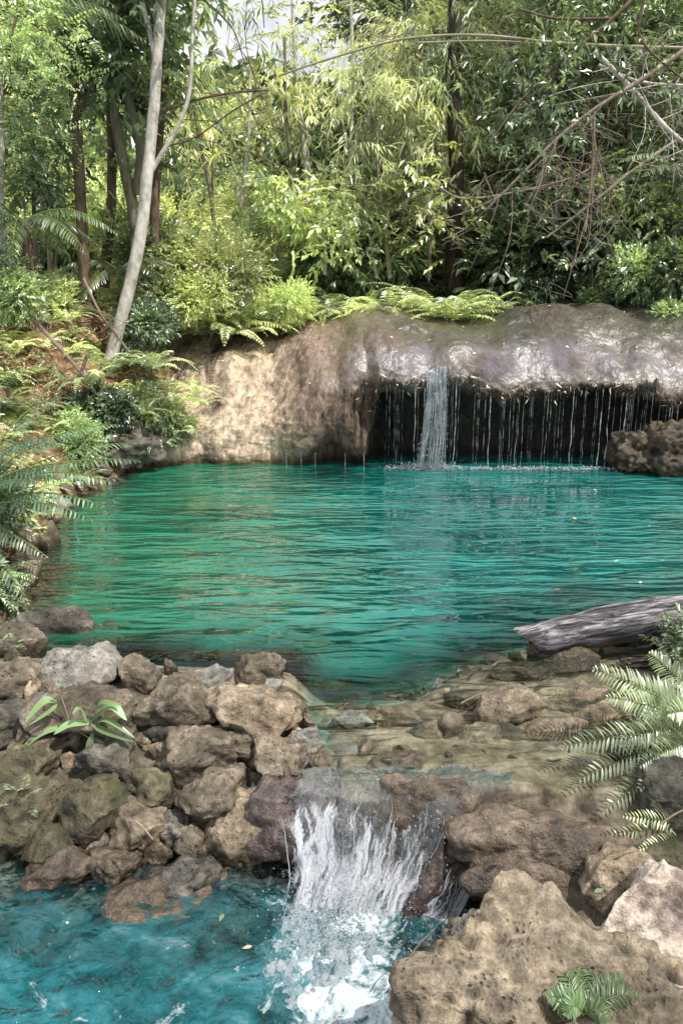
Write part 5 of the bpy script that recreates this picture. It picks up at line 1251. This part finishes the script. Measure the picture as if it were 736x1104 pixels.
# fallen leaves & twigs, floating or lying
def leaflet(px, py, z, L, mat, label, rot=0):
    P = G(px, py, z); V_, F_ = leaves_geo(np.zeros((1, 3)), np.array([[math.cos(rot), math.sin(rot), .05]]), np.zeros(1), np.array([L]), np.array([L * .45]), .05, 0, 1)
    o = obj('fallen_leaf', mesh_from('fallen_leaf', V_, [F_]), M[mat]); o.location = tuple(P); tag(o, label, 'leaf')
for a in [(495,497,.012,.09,'leaf_dry','dry leaf floating near the chute'),(617,558,.012,.08,'leaf_dry','brown leaf floating in mid pool at right'),(597,636,.012,.06,'leaf_dry','orange leaf floating behind the driftwood'),(574,893,.11,.05,'leaf_pale','pale yellow leaf lying on the smooth brown rock hump'),(241,985,-.49,.05,'leaf_pale','pale leaf floating on the lower stream by the dam'),(272,1020,-.49,.045,'leaf_dry','orange dry leaf floating beside the foam'),(640,962,.10,.045,'leaf_pale','pale leaf between big tan rock and pinkish boulder')]:
    leaflet(*a, rot=rng.uniform(0, 6))
def stickobj(label, a, b, r):
    g = Geo(); a = np.array(a); b = np.array(b); add_tube(g, spline(np.array([a, (a + b) / 2 + [0, 0, .01], b]), 8) - a, np.linspace(r, r * .5, 8), 6); o = obj('stick', g.mesh('stick'), M['bark_pink']); o.location = tuple(a); tag(o, label, 'stick')
stickobj('dry stick lying against the tan pointed stone in the shallows', G(497, 758, .01), G(532, 744, .03), .006)
stickobj('thin dry stick leaning on the purplish rock beside the foam', G(438, 1035, -.22), G(470, 1000, -.12), .004)
stickobj('dry stick leaning across the sloping tan stone in the dam', G(146, 885, -.1), G(165, 905, -.12), .006)
stickobj('orange dry leaf stalk at the right edge on the mossy rock', G(712, 888, .2), G(745, 870, .26), .005)

# shade trees standing beside and behind the viewer
for i, (x, y, s_) in enumerate([(7.2, -.6, .8)]):
    e = put_tree([0, 3, 1][i], x, y, s_, 'near the viewpoint'); e['label'] = ['broad leaved shade tree beside the viewpoint', 'dark leaved shade tree behind the viewpoint', 'small leaved shade tree on the near left bank'][i]; e['group'] = 'shade trees near the viewpoint'

# ------------------------------------------------------------------ light
SUN = np.array([.44, -.30, .85]); SUN /= np.linalg.norm(SUN)
sd = bpy.data.lights.new('sun', 'SUN'); so = bpy.data.objects.new('sun', sd); col.objects.link(so)
sd.energy = 5.0; sd.angle = R(.55); sd.color = (1.0, .95, .86)
so.rotation_euler = Vector(SUN).to_track_quat('Z', 'Y').to_euler()
wd = bpy.data.worlds.new('World'); scene.world = wd; wd.use_nodes = True; nt = wd.node_tree
bg = nt.nodes['Background']; sk = nt.nodes.new('ShaderNodeTexSky'); sk.sky_type = 'NISHITA'; sk.sun_disc = False
sk.sun_elevation = math.asin(SUN[2]); sk.sun_rotation = math.atan2(SUN[0], SUN[1]); sk.dust_density = 2.0; sk.air_density = 1.0
tc = nt.nodes.new('ShaderNodeTexCoord'); cn = nt.nodes.new('ShaderNodeTexNoise'); cn.inputs['Scale'].default_value = 2.2; cn.inputs['Detail'].default_value = 6; cn.inputs['Roughness'].default_value = .6
nt.links.new(tc.outputs['Generated'], cn.inputs['Vector'])
cr = nt.nodes.new('ShaderNodeValToRGB'); cr.color_ramp.elements[0].position = .33; cr.color_ramp.elements[1].position = .50
nt.links.new(cn.outputs['Fac'], cr.inputs['Fac'])
cm = nt.nodes.new('ShaderNodeMix'); cm.data_type = 'RGBA'; nt.links.new(cr.outputs[0], cm.inputs[0]); nt.links.new(sk.outputs[0], cm.inputs[6]); cm.inputs[7].default_value = (14.5, 14.8, 15.2, 1)
nt.links.new(cm.outputs[2], bg.inputs[0]); bg.inputs['Strength'].default_value = .072
scene.view_settings.view_transform = 'Standard'; scene.view_settings.look = 'None'; scene.view_settings.exposure = 0
scene.render.engine = 'CYCLES'
scene.cycles.max_bounces = 5; scene.cycles.transparent_max_bounces = 8; scene.cycles.diffuse_bounces = 1; scene.cycles.glossy_bounces = 3
